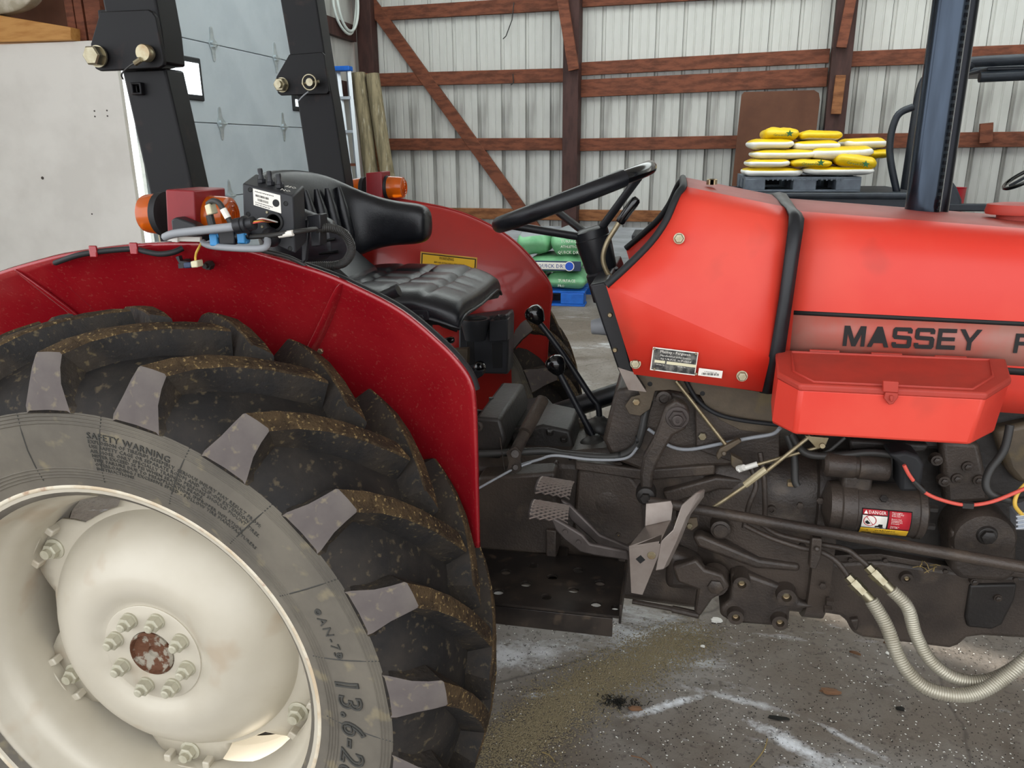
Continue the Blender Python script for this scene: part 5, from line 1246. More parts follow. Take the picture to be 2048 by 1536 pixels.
# ---- far fender fittings
YF = .462
def on_far(px, py): return A(px, py, YF)
ux = (A(952, 516, .47) - A(842, 504, .47)).normalized(); uy = Vector((-ux.z, 0, ux.x))
ws = card('warning_sticker', 'sticker_gold', 841, 503, 112, 60, .452, ff, .002, .001, 'yellow warning sticker behind the seat')
card('sticker_border', 'ink', 843.5, 506, 107, 55, .4512, ws, .0005, 0); card('sticker_field', 'sticker_yellow', 845.5, 508.2, 103, 52, .4505, ws, .0005, 0)
write('sticker_print', 'ink', 'WARNING', 878, 519, 6, .4495, ws, 29); write('sticker_print', 'ink', 'BEFORE ATTACHING IMPLEMENT', 868, 525.5, 3, .4495, ws, 60); write('sticker_print', 'ink', 'OR DRIVING READ THE MANUAL', 862, 531, 3, .4495, ws, 66)
mb = MB(); mb.ppx([(917, 640), (1016, 628), (1018, 640), (1016, 749), (930, 747), (917, 700)], .38, .465); cup = mb.build('cup_holder', 'box_black', ff, bevel=.006, label='black plastic cup holder tray on the far fender')
for pts in ([(931, 682), (948, 681), (951, 728), (938, 732)], [(982, 686), (1006, 684), (1005, 736), (985, 737)]):
    mb = MB(); mb.ppx(pts, .3795, .385); mb.build('recess_shade', 'ink', cup, bevel=.002)  # black plates on the face stand for the shade inside the openings
p = A(950, 640, .355); mb = MB(); mb.lathe(p - Vector((0, 0, .06)), (0, 0, 1), [(.032, 0), (.042, .045), (.046, .058), (.046, .066), (.040, .066), (.034, .04), (0, .04)], 28); mb.build('cup', 'box_black', cup, smooth=40)
mb = MB(); mb.ppx([(978, 642), (1016, 638), (1015, 682), (978, 684)], .345, .385); mb.build('coin_tray', 'box_black', cup, bevel=.003)
for px in (985, 1000): mb = MB(); mb.ppx([(px, 636), (px + 10, 630), (px + 13, 632), (px + 4, 641)], .348, .37); mb.build('tray_slot', 'ink', cup)
mb = MB(); mb.ppx([(988, 813), (1040, 816), (1041, 830), (1030, 832), (1022, 827), (1010, 834), (990, 828)], .455, .465); ym = mb.build('yellow_decal', 'sticker_yellow', ff)
for px in (1000, 1018, 1032): mb = MB(); mb.lathe(A(px, 822, .4545), (0, -1, 0), [(.006, 0), (0, .0005)], 12); mb.build('hole', 'ink', ym)
mb = MB(); k = A(960, 734, .30); mb.ball(k, .019, 18, 12); mb.build('lever_ball', 'gloss_black', TR, smooth=60, label='black ball lever knob')
mb = MB(); mb.ppx([(938, 742), (966, 740), (965, 752), (948, 762), (940, 775)], .28, .32); mb.build('quadrant', 'satin_black', TR, bevel=.003)
mb = MB(); a, b = A(886, 683, .28), A(908, 679, .28); mb.tube([a, a.lerp(b, .3), a.lerp(b, .8), b], [.004, .010, .011, .007], 12); mb.build('lever_grip', 'gloss_black', TR, smooth=60)
mb = MB(); mb.ppx([(905, 700), (935, 698), (935, 730), (912, 725)], .33, .36); mb.build('lever_plate', 'cast_brown', TR, bevel=.002)

# ---- flashers
def flasher(box, Yf, Yb, lensR, rR, lensL, rL, label):
    mb = MB(); mb.ppx(box, Yf, Yb); o = mb.build('flasher_bracket', 'bracket_red', TR, bevel=.003, label=label)
    yc_ = (Yf + Yb) / 2
    for (px, py), r, s in ((lensR, rR, 1), (lensL, rL, -.68)):
        p = A(px, py, yc_); sl = abs(s); d = Vector((math.copysign(1, s), 0, 0))
        mb = MB(); mb.lathe(p, d, [(r * 1.03, -.004), (r * 1.03, .008), (r, .009)], 36); mb.build('rubber_gasket', 'rubber_seal', o, smooth=40)
        mb = MB(); pr = [(r * .97, .004), (r * .96, .02 * sl), (r * .9, .05 * sl)]
        mb.lathe(p, d, pr + [(r * .86, .056 * sl), (r * .6, .060 * sl), (0, .061 * sl)], 40); ln = mb.build('amber_lens', 'amber', o, smooth=40, label='orange ribbed lens')
        mb = MB()
        for rr_ in (.25, .5, .75): mb.tube([p + d * (.0615 - .004 * rr_ ** 3) * sl + Vector((0, math.cos(a), math.sin(a))) * r * .86 * rr_ for a in [2 * PI * k / 28 for k in range(28)]], .0012, 4, closed=True)
        mb.build('lens_rib', 'amber', ln, smooth=60)
        mb = MB(); mb.lathe(p, d, [(.006, .0), (.010, .02), (.006, .034), (0, .036)], 14); mb.build('bulb', 'cream_plastic', o, smooth=40)
    return o
flasher([(330, 379), (387, 381), (393, 468), (335, 478)], -.665, -.565, (404, 430), .036, (331, 428), .038, 'red flasher bracket with two orange lenses on the near fender')
flasher([(731, 346), (763, 343), (766, 418), (733, 420)], .53, .61, (774, 375), .037, (730, 378), .037, 'red flasher bracket with two orange lenses on the far fender')
# ---- exhaust stack
e0, e1 = A(1842, 440, .02), A(1853, -30, .02); e0 = Vector((e0.x, .02, 1.36)); e1 = Vector((e0.x - .001, .02, 2.25))
mb = MB(); mb.cyl(e0, e1, .036, 36); ex = mb.build('exhaust_stack', 'exhaust', TR, smooth=40, label='tall polished exhaust stack rising behind the bonnet')
mb = MB(); mb.cyl(e0 + Vector((.04, .03, 0)), e1 + Vector((.04, .03, 0)), .022, 20); mb.build('heat_shield', 'exhaust_dark', ex, smooth=40)
mb = MB()
n = 60
for i in range(n):
    z = 1.37 + i * .0145; a = math.radians(-52); q = Vector((e0.x + .036 * math.cos(a), .02 + .036 * math.sin(a), z)); mb.box(q, (.007, .004, .008), Matrix.Rotation(a + PI / 2, 3, 'Z'))
mb.build('seam_beads', 'exhaust_dark', ex)

# ---- small castings and fasteners that break up the housings
for px, py, Y in ((1600, 1010, -.252), (1604, 1090, -.252), (1640, 1000, -.254), (1640, 1060, -.254), (1645, 1170, -.254)):
    mb = MB(); mb.hexa(A(px, py, Y), (0, -1, 0), .008, .007); mb.build('bolt', 'cast_dark', bell, smooth=30)
for px, py in ((1700, 1119), (1770, 1120), (1850, 1136), (1890, 1142), (2030, 1158)):
    mb = MB(); mb.hexa(A(px, py, -.192), (0, -1, 0), .006, .006); mb.build('bolt', 'cast_dark', pan, smooth=30)
for px, py in ((1180, 952), (1262, 962), (1345, 958), (1415, 948)):
    mb = MB(); p = A(px, py - 14, -.17); mb.hexa(p, (0, 0, 1), .010, .010); mb.build('bolt', 'cast_dark', tr, smooth=30)
mb = MB(); mb.ppx([(1325, 985), (1432, 955), (1560, 965), (1560, 985), (1440, 980), (1335, 1010)], -.196, -.15); mb.build('casting_rib', 'cast_dark', tr, bevel=.006, seg=3)
mb = MB(); mb.ppx([(1385, 1075), (1400, 1070), (1520, 1120), (1600, 1130), (1600, 1145), (1510, 1138), (1395, 1095)], -.236, -.2); mb.build('casting_rib', 'cast_dark', bell, bevel=.008, seg=3)
p = A(1543, 1020, -.226); mb = MB(); mb.lathe(p, (0, -1, 0), [(.011, -.01), (.010, .003), (.005, .003), (.004, .0), (0, 0)], 18); mb.build('core_plug', 'cast_dark', bell, smooth=40)
mb = MB(); mb.ppx([(1020, 868), (1085, 850), (1140, 862), (1150, 905), (1030, 925)], -.08, .1); mb.build('top_cover', 'cast_darker', tr, bevel=.008)
for px, py in ((1060, 872), (1100, 868), (1128, 882)):
    mb = MB(); mb.hexa(A(px, py, -.082), (0, -.3, 1), .009, .012); mb.build('bolt', 'cast_darker', tr, smooth=30)
for i in range(9):
    rs_ = random.Random(i); a = A(1835 + rs_.uniform(0, 40), 1120 + rs_.uniform(0, 14), -.2); b = a + Vector((rs_.uniform(-.03, .03), -.01, rs_.uniform(-.015, .008)))
    mb = MB(); mb.tube([a, (a + b) / 2 + Vector((0, -.004, .004)), b], .0009, 4); mb.build('trapped_straw', 'straw', pan)
mb = MB(); mb.cyl(A(1376, 1052, -.25), A(1352, 1045, -.3), .007, 10); mb.ppx([(1366, 1038), (1394, 1036), (1396, 1052), (1384, 1062), (1366, 1056)], -.262, -.255); mb.build('stop_bracket', 'cast_brown', TR, bevel=.002)
mb = MB(); mb.hexa(A(1379, 1051, -.263), (0, -1, 0), .0065, .005); mb.build('bolt', 'zinc_bright', TR)
for px, py in ((1240, 913), (1275, 880), (1140, 912)):
    mb = MB(); q = A(px, py, -.2); mb.lathe(q - Vector((.003, 0, 0)), (1, 0, .2), [(.0105, 0), (.0105, .006)], 14); mb.build('cable_tie', 'ink', TR)
# ================================================================== switch box and its looms on the near fender
YB = -.66
CB = thing('switch_box', A(540, 505, YB + .04), 'black plastic switch box with three toggles fixed above the near fender', 'control box')
fr = Q([(484, 367), (585, 392), (591, 508), (488, 466)], YB)
bo = fr[0] + (A(511, 347, YB + .055) - A(484, 367, YB)); off = A(511, 347, YB + .055) - A(484, 367, YB)
mb = MB(); mb.prism(fr, off); body = mb.build('body', 'box_black', CB, bevel=.003, smooth=30)
bx_ = (fr[1] - fr[0]).normalized(); by_ = (fr[3] - fr[0]).normalized(); bn = bx_.cross(by_).normalized()
if bn.y > 0: bn = -bn
def bp(u, v, h=0): return fr[0].lerp(fr[1], u).lerp(fr[3].lerp(fr[2], u), v) + bn * h
def bflat(name, m, u0, v0, u1, v1, h, parent, t=.0006, bevel=0):
    mb = MB(); mb.prism([bp(u0, v0, h), bp(u1, v0, h), bp(u1, v1, h), bp(u0, v1, h)], -bn * t); return mb.build(name, m, parent, smooth=0, bevel=bevel)
lab = bflat('label_sticker', 'sticker_white', .22, .04, .76, .36, .0008, body); lab['label'] = 'white printed serial label'
rr = random.Random(5)
for i in range(20): u = .27 + i * .013; bflat('bar', 'ink', u, .14, u + rr.choice((.004, .008)), .18, .0012, lab, .0003)
for i in range(12): u = .31 + i * .018; bflat('bar', 'ink', u, .21, u + rr.choice((.006, .012)), .255, .0012, lab, .0003)
for v, u1 in ((.08, .62), (.285, .6), (.325, .55)):
    u = .26
    while u < u1: w = rr.uniform(.01, .03); bflat('print_mark', 'ink', u, v, u + w, v + .014, .0012, lab, .0003); u += w + .012
mb = MB(); mb.lathe(bp(.67, .2, .0012), bn, [(.0062, 0), (.0062, .0003), (.0045, .0003), (0, .0003)], 18); mb.build('print_emblem', 'ink', lab)
for u, v in ((.16, .08), (.86, .16), (.10, .58), (.92, .70), (.10, .92), (.90, .94)):
    mb = MB(); mb.lathe(bp(u, v, .0005), bn, [(.0042, 0), (.0034, .0006), (.003, -.002), (0, -.002)], 14); mb.build('screw', 'ink', body)
for u, v in ((.48, .42), (.37, .73), (.72, .74)):
    mb = MB(); mb.lathe(bp(u, v, 0), bn, [(.0028, 0), (.002, .0015), (0, .0015)], 10); mb.build('screw', 'zinc_bright', body)
tn = (-by_ + off.normalized() * .0).normalized()
for i, (t, w) in enumerate(((.28, .45), (.47, .42), (.66, .40))):
    p = fr[0].lerp(fr[1], t) + off * w; d = Vector((-.05, -.05, 1)).normalized()
    mb = MB(); mb.hexa(p, d, .0075, .006); mb.lathe(p + d * .006, d, [(.006, 0), (.0045, .004), (.0035, .007), (.0045, .013), (.004, .017), (0, .018)], 12); mb.build('toggle_switch', 'satin_black', body, smooth=40)
for s, t, w in (('ON', .80, .18), ('OFF', .83, .52)):
    o = fr[0].lerp(fr[1], t) + off * w + Vector((.013, 0, .0012)); mb = MB(); text_on(mb, s, o, -bx_, -off, .0115, res=1); mb.build('lettering', 'sticker_white', body, smooth=0)
gm = MB(); c = bp(.62, .55, .001); gm.lathe(c, bn, [(.0165, 0), (.0165, .0025), (.013, .0035), (.0115, .0), (0, 0)], 26); gm.build('grommet', 'ink', body, smooth=40)
gm = MB(); c2 = bp(.55, .86, .001); gm.lathe(c2, bn, [(.017, 0), (.016, .006), (.012, .012), (.009, .016), (0, .016)], 22); gm.build('gland', 'satin_black', body, smooth=40)
def wire(pts, r, m, name='wire', label=None, parent=CB, seg=8):
    mb = MB(); mb.tube(smooth_path(pts, 6), r, seg); return mb.build(name, m, parent, smooth=60, label=label)
wire([A(330, 474, -.68), A(350, 467, -.69), A(400, 461, -.70), A(455, 455, -.71), A(474, 453, -.71)], .0072, 'cable_grey', 'grey_cable', 'thick grey cable')
mb = MB(); a, b = A(470, 453, -.71), A(508, 446, -.71); d = (b - a).normalized(); L_ = (b - a).length
mb.lathe(a, d, [(.009, 0), (.013, .002), (.013, .014), (.011, .016), (.0145, .018), (.0145, L_ * .66), (.011, L_ * .7), (.011, L_), (.006, L_)], 18); mb.build('cable_gland', 'satin_black', CB, smooth=35)
for i, m_ in enumerate(('wire_red', 'wire_yellow', 'ink', 'wire_red', 'white_plastic')):
    wire([b + Vector((0, .002 * (i - 2), .0015 * (i % 3))), A(524, 443 - i * 1.5, -.70), c + bn * .004 + Vector((.003 * (i - 2), 0, 0)), c - bn * .004], .0014, m_, 'core_wire')
wire([c2 + bn * .014, A(530, 495, -.70), A(490, 497, -.70), A(440, 494, -.68), A(415, 490, -.66), A(405, 484, -.655)], .006, 'cable_grey', 'grey_cable')
wire([A(408, 487, -.66), A(425, 480, -.66), A(440, 474, -.66), A(470, 478, -.67)], .0022, 'cable_grey')
mb = MB(); a, b = A(440, 476, -.67), A(500, 470, -.67); mb.cyl(a, b, .0075, 12); mb.box((a * .7 + b * .3), (.03, .018, .024)); mb.build('plug_connector', 'satin_black', CB, bevel=.002)
for px in (432, 487): mb = MB(); mb.box(A(px, 479 if px < 450 else 474, -.672), (.014, .02, .02)); mb.box(A(px, 471 if px < 450 else 466, -.672), (.018, .012, .007)); mb.box(A(px, 487 if px < 450 else 484, -.672), (.018, .012, .006)); mb.build('blue_clip', 'conn_blue', CB, bevel=.002, label='light blue connector clip')
wire([A(500, 474, -.67), A(540, 471, -.68), A(575, 466, -.68), A(610, 461, -.66), A(632, 458, -.63)], .0042, 'cable_dark', 'dark_cable')
mb = MB(); mb.cyl(A(558, 470, -.68), A(586, 466, -.68), .0052, 10); mb.build('cable_label', 'sticker_white', CB)
mb = MB(); mb.ppx([(330, 472), (400, 474), (400, 484), (330, 482)], -.655, -.648); mb.ppx([(343, 469), (355, 470), (355, 485), (343, 484)], -.66, -.652); mb.build('mounting_strip', 'white_plastic', CB, bevel=.001, label='pale plastic strip')
wire([A(403, 486, -.66), A(398, 495, -.645), A(393, 505, -.64), A(391, 515, -.635), A(392, 527, -.635)], .0022, 'wire_yellow', 'yellow_wire')
mb = MB(); mb.ppx([(380, 523), (393, 521), (395, 535), (382, 536)], -.645, -.625); mb.build('plug_connector', 'cream_plastic', CB, bevel=.002)
mb = MB(); mb.ppx([(366, 526), (381, 524), (382, 536), (367, 537)], -.643, -.627); mb.build('plug_seal', 'bag_navy', CB, bevel=.002); mb = MB(); mb.ppx([(351, 514), (357, 512), (360, 522), (378, 524), (376, 528), (358, 527)], -.64, -.63); mb.ppx([(356, 528), (367, 527), (367, 536), (357, 537)], -.64, -.63); mb.build('plug_cap', 'satin_black', CB)
mb = MB(); mb.ppx([(341, 440), (352, 434), (385, 447), (402, 460), (344, 464)], -.69, -.665); mb.build('plug_connector', 'satin_black', CB, bevel=.003)
mb = MB(); mb.ppx([(408, 411), (418, 407), (424, 428), (413, 431)], -.69, -.67); mb.build('plug_connector', 'cream_plastic', CB, bevel=.002, label='cream plug')
mb = MB(); mb.cyl(A(419, 430, -.68), A(427, 462, -.68), .0065, 10); mb.build('dark_sleeve', 'cable_dark', CB)
wire([A(416, 408, -.68), A(425, 402, -.685), A(437, 405, -.69), A(447, 420, -.69), A(462, 446, -.69)], .0048, 'cable_dark', 'dark_cable')
mb = MB(); mb.cyl(A(446, 418, -.691), A(456, 436, -.691), .0056, 10); mb.build('cable_label', 'sticker_white', CB)
# bracket behind the box, conduit loop and lead to the fender
mb = MB(); mb.ppx([(606, 440), (618, 438), (612, 520), (602, 530)], -.60, -.59); mb.ppx([(622, 462), (640, 460), (640, 492), (622, 494)], -.60, -.57); mb.ppx([(612, 432), (640, 428), (642, 458), (620, 460)], -.605, -.575); mb.build('mounting_bracket', 'satin_black', CB, bevel=.002)
pth = smooth_path(QV([(632, 457, -.60), (660, 456, -.58), (685, 465, -.56), (700, 485, -.55), (702, 505, -.54), (690, 524, -.53), (670, 531, -.53), (640, 532, -.54), (612, 533, -.56)]), 24)
mb = MB(); mb.tube(pth, [.0085 if i % 3 else .0072 for i in range(len(pth))], 10); mb.build('ribbed_conduit', 'cable_dark', CB, smooth=70, label='black ribbed conduit loop')
wire([A(520, 500, -.62), A(570, 512, -.61), A(600, 525, -.60), A(625, 542, -.59)], .004, 'cable_dark', 'dark_cable')

# ================================================================== stores at the back
def sack_text(s, star, p, w, ux_, uy_, parent, m='ink_green'):
    vs, fs = text_geo(s, 1, res=1); ww = max(v.x for v in vs); k = w / ww; mb = MB(); mb.add([p + ux_ * v.x * k + uy_ * v.y * k for v in vs], fs)
    return mb.build('sack_print', m, parent, smooth=0)
Yp = 5.4
def cropb(x0, x1, y0, y1): s = .1953; return (1450 + x0 * s, 1450 + x1 * s, 220 + y0 * s, 220 + y1 * s)
bags = [(185, 815, 590, 690, 0, 'w', 'yellow and white seed sack lying at the left end of the lowest layer'), (800, 1570, 580, 672, 0, 'w', 'long white seed sack lying at the right end of the lowest layer'),
        (225, 680, 505, 592, 0, 'w', 'white-sided seed sack above the left end of the lowest layer'), (668, 1112, 505, 590, 0, 'y', 'yellow printed seed sack between two other sacks in the second layer'), (1125, 1580, 455, 598, 0, 'y', 'yellow printed seed sack drooping over the right end of the pallet'),
        (275, 962, 405, 505, .06, 'w', 'long white seed sack under two rounder sacks'), (870, 1560, 375, 505, .06, 'w', 'long white seed sack with a wrinkled side below the topmost pair'),
        (245, 720, 295, 402, .12, 'w', 'white seed sack with yellow top under the printed topmost sack'), (700, 1200, 310, 422, .12, 'w', 'white seed sack with yellow top under the plain topmost sack'),
        (395, 772, 178, 312, .18, 'y', 'printed yellow seed sack on top of the pile'), (768, 1232, 208, 312, .18, 'p', 'plain yellow seed sack on top of the pile'),
        (1230, 1690, 288, 400, .45, 'w', 'yellow and white seed sack behind the pile next to the exhaust stack'), (1500, 1700, 405, 500, .4, 'y', 'shaded yellow seed sack at the back of the pile')]
bag_o = []
for i, (x0, x1, y0, y1, dy, kind, lab) in enumerate(bags):
    a0, a1, b0, b1 = cropb(x0, x1, y0, y1); Y = Yp + dy; cx_, cy_ = (a0 + a1) / 2, (b0 + b1) / 2
    w = SZ(cx_, cy_, a1 - a0, Y); h = (A(cx_, b0, Y) - A(cx_, b1, Y)).length * 1.04
    c = A(cx_, cy_, Y) + Vector((0, .24, 0))
    tilt = {4: .16, 6: -.03, 3: .02}.get(i, 0)
    o = pillow('seed_sack', c, (w, .5, h), ['bag_white', 'bag_yellow'], ry=tilt, yw=.62 if kind == 'w' else (.16 if kind == 'y' else .3), seed=i + 20, e1=.36, ez=.6)
    tag(o, lab, 'sack', 'seed sacks on the black pallet')
    bag_o.append(o)
    if kind == 'y' and i != 12:
        f = A(a0 + (a1 - a0) * .26, b0 + (b1 - b0) * .66, Y - .035); ux_ = Vector((math.cos(tilt), 0, -math.sin(tilt))); uy_ = Vector((0, .25, 1)).normalized()
        vs, fs = text_geo('GreenSt', 1, res=1); ww = max(v.x for v in vs); k = w * .40 / ww; mb = MB()
        mb.add([f + ux_ * v.x * k + uy_ * v.y * k * .8 for v in vs], fs); n_ = len(mb.v)
        sc = f + ux_ * w * .45 + uy_ * .02
        st5 = [sc + ux_ * math.sin(q * PI / 5) * (.034 if q % 2 == 0 else .014) + uy_ * math.cos(q * PI / 5) * (.034 if q % 2 == 0 else .014) for q in range(10)]
        mb.add(st5, [list(range(10))]); mb.build('sack_print', 'ink_green', o, smooth=0, solid=.001)
# black plastic pallet
pz0, pz1 = A(1600, 384, Yp).z, A(1600, 354, Yp).z; px0, px1 = A(1490, 370, Yp).x, A(1722, 370, Yp).x
PL = thing('plastic_pallet', ((px0 + px1) / 2, Yp + .5, pz0), 'grey-black plastic pallet under the yellow seed sacks', 'pallet')
for nm, x_, w_ in (('block', px0 + .085, .17), ('block', (px0 + px1) / 2 + .02, .19), ('block', px1 - .1, .2)):
    for yy in (.0, .4, .8): mb = MB(); mb.box((x_, Yp + .1 + yy, (pz0 + pz1) / 2), (w_, .2, pz1 - pz0 - .03)); mb.build('block', 'pallet_black', PL, bevel=.008)
for k in range(9): mb = MB(); mb.box(((px0 + px1) / 2, Yp + .05 + k * .115, pz1 - .012), (px1 - px0, .085, .024)); mb.build('deck_slat', 'pallet_black', PL, bevel=.003)
mb = MB(); mb.box(((px0 + px1) / 2, Yp + .06, pz0 + .01), (px1 - px0, .12, .018)); mb.box(((px0 + px1) / 2, Yp + .9, pz0 + .01), (px1 - px0, .12, .018)); mb.build('runner', 'pallet_black', PL, bevel=.003)
for i in range(16): mb = MB(); x = px0 + .19 + i * .04; mb.box((x, Yp - .004, pz1 - .02), (.014, .01, .02)); mb.build('deck_tooth', 'pallet_black', PL)
mb = MB(); mb.box(((px0 + px1) / 2, Yp + 1.02, (pz0 + pz1) / 2 - .008), (px1 - px0, .02, pz1 - pz0 - .03)); mb.build('shade_backing', 'black_plastic', PL)  # dark sheet added so the pallet openings look shaded inside
# utility cart with roll cage
UT = thing('utility_cart', (2.4, 6.0, 0), 'black utility vehicle with load bed and tubular roll cage beside the back wall', 'utility vehicle')
bx0, bx1 = A(1468, 400, 5.2).x, 2.95
zt_ = pz0 - .003; mb = MB(); mb.box(((bx0 + bx1) / 2, 5.95, zt_ - .03), (bx1 - bx0, 1.3, .06)); mb.build('bed_floor', 'cart_black', UT, bevel=.008)
mb = MB(); mb.box(((bx0 + bx1) / 2, 5.32, zt_ - .14), (bx1 - bx0, .05, .28)); mb.build('bed_side', 'cart_black', UT, bevel=.015)
mb = MB(); mb.tube([(bx0, 5.27, zt_ - .02), (bx1, 5.27, zt_ - .02)], .028, 12); mb.build('bed_rail', 'cart_black', UT, smooth=60)
mb = MB(); mb.box((2.6, 6.0, .62), (2.6, .9, .25)); mb.build('frame', 'cart_black', UT, bevel=.03)
for x_, y_ in ((1.9, 5.45), (1.9, 6.5), (4.2, 5.45), (4.2, 6.5)):
    mb = MB(); mb.lathe((x_, y_ - .12, .32), (0, 1, 0), [(.14, 0), (.22, -.005), (.30, .02), (.32, .06), (.32, .18), (.30, .22), (.22, .245), (.14, .24)], 32); mb.build('wheel', 'rubber_seal', UT, smooth=40)
yc0 = 5.5
def cage(pts, r=.042, name='cage_tube'): 
    mb = MB(); mb.tube(smooth_path(pts, 6), r, 12); return mb.build(name, 'cart_black', UT, smooth=60)
zc_ = A(1960, 122, yc0).z; xl_ = A(1893, 250, yc0).x
cage([(xl_ - .03, yc0, .75), (xl_ - .02, yc0, 1.4), (xl_, yc0, zc_ - .16), (xl_ + .1, yc0, zc_ - .03), (xl_ + .35, yc0, zc_), (xl_ + 2.2, yc0, zc_ + .02)])
cage([(xl_ - .03, yc0 + .9, .75), (xl_ - .02, yc0 + .9, 1.4), (xl_, yc0 + .9, zc_ - .16), (xl_ + .1, yc0 + .9, zc_ - .03), (xl_ + .35, yc0 + .9, zc_), (xl_ + 2.2, yc0 + .9, zc_ + .02)])
cage([(xl_ + .2, yc0 + .02, zc_ - .12), (xl_ + 1.2, yc0 + .02, zc_ - .10), (xl_ + 2.2, yc0 + .02, zc_ - .1)])
mb = MB(); mb.box((xl_ + 1.2, yc0 + .45, zc_ - .06), (1.9, .85, .03)); mb.build('roof_panel', 'cart_black', UT, bevel=.01)
xq = A(1800, 180, 5.6).x; cage([(xq + .1, 5.6, 1.1), (xq - .02, 5.6, 1.5), (xq, 5.6, 1.78), (xq + .12, 5.6, 1.86)], .03)
ca_, cb_ = A(1884, 330, 5.35), A(1925, 430, 5.35)
mb = MB(); mb.prism(Q([(1882, 330), (1893, 345), (1915, 375), (1925, 400), (1925, 450), (1880, 450)], 5.42), (0, .5, 0)); mb.build('seat_back', 'cart_black', UT, bevel=.03)
mb = MB(); mb.box((3.75, 5.45, A(1960, 415, 5.45).z), (1.6, .08, .06)); mb.build('side_rail', 'cart_black', UT, bevel=.01)
swc = A(2055, 352, 5.75); n_ = Vector((-.55, 0, .83)); u_ = Vector((.83, 0, .55))
mb = MB(); mb.tube([swc + u_ * .19 * math.cos(t) + VY * .19 * math.sin(t) for t in [2 * PI * k / 40 for k in range(40)]], .016, 10, closed=True); mb.build('steering_wheel', 'gloss_black', UT, smooth=60)
mb = MB(); mb.tube([swc, swc - n_ * .5], .02, 10); mb.box(swc, (.3, .03, .02), Matrix.Rotation(-.58, 3, 'Y')); mb.build('steering_column', 'cart_black', UT)
bk = A(1925, 378, 5.9); mb = MB(); mb.lathe((bk.x, 6.2, .745), (0, 0, 1), [(.10, 0), (.125, bk.z - .75), (.13, bk.z - .745), (.12, bk.z - .75), (.095, .02), (0, .02)], 24); bo = mb.build('red_bucket', 'bucket_red', smooth=40); tag(bo, 'red plastic bucket standing in the utility vehicle', 'bucket')
# brown hardboard sheet against the post
hb = Q([(1483, 190), (1488, 184), (1628, 180), (1638, 186), (1640, 200), (1630, 420), (1462, 420)], 7.25)
zmin = 0; hb[-1] = Vector((hb[-1].x - .05, 7.25, 0)); hb[-2] = Vector((hb[-2].x - .1, 7.25, 0))
mb = MB(); mb.prism(hb, (0, .012, 0)); o = mb.build('hardboard_sheet', 'hardboard', bevel=.002); tag(o, 'brown hardboard sheet with rounded corners standing against the back wall', 'sheet')
# green sacks on the blue pallet
Yg = 5.95
BP = thing('plastic_pallet', (-.25, Yg + .45, 0), 'bright blue plastic pallet on the floor under green sacks', 'pallet')
gx1 = A(1170, 575, Yg).x; gx0 = gx1 - 1.1
for x_ in (gx1 - .13, (gx0 + gx1) / 2, gx0 + .13):
    for yy in (.1, .8): mb = MB(); mb.box((x_, Yg + yy, .0775), (.24, .2, .113)); mb.build('block', 'blue_plastic', BP, bevel=.008)
for k in range(8): mb = MB(); mb.box(((gx0 + gx1) / 2, Yg + .05 + k * .115, .145), (gx1 - gx0, .085, .022)); mb.build('deck_slat', 'blue_plastic', BP, bevel=.003)
for yy in (.1, .8): mb = MB(); mb.box(((gx0 + gx1) / 2, Yg + yy, .0105), (gx1 - gx0, .2, .021)); mb.build('runner', 'blue_plastic', BP, bevel=.003)
gs = [((1090, 1172), (540, 570), 0, 0, 'light green sack on the blue pallet, lowest of the stack', ['bag_green', 'bag_green']), ((1030, 1090), (540, 570), 0, 0, 'green sack on the blue pallet beside the fender, lowest of its stack', ['bag_green', 'bag_green']),
      ((1050, 1168), (512, 545), .0, 0, 'green sack with navy and white band and blue dot', ['bag_green', 'bag_navy']), ((1030, 1098), (472, 518), .02, 0, 'green and grey sack on top of the stack beside the fender', ['bag_green', 'bag_grey']), ((1098, 1172), (472, 528), .02, 0, 'green sack with white lettering on top of the stack beside the column', ['bag_green', 'bag_grey'])]
zz = [.157, .157, .33, .50, .50]; hh = [.175, .175, .175, .27, .27]
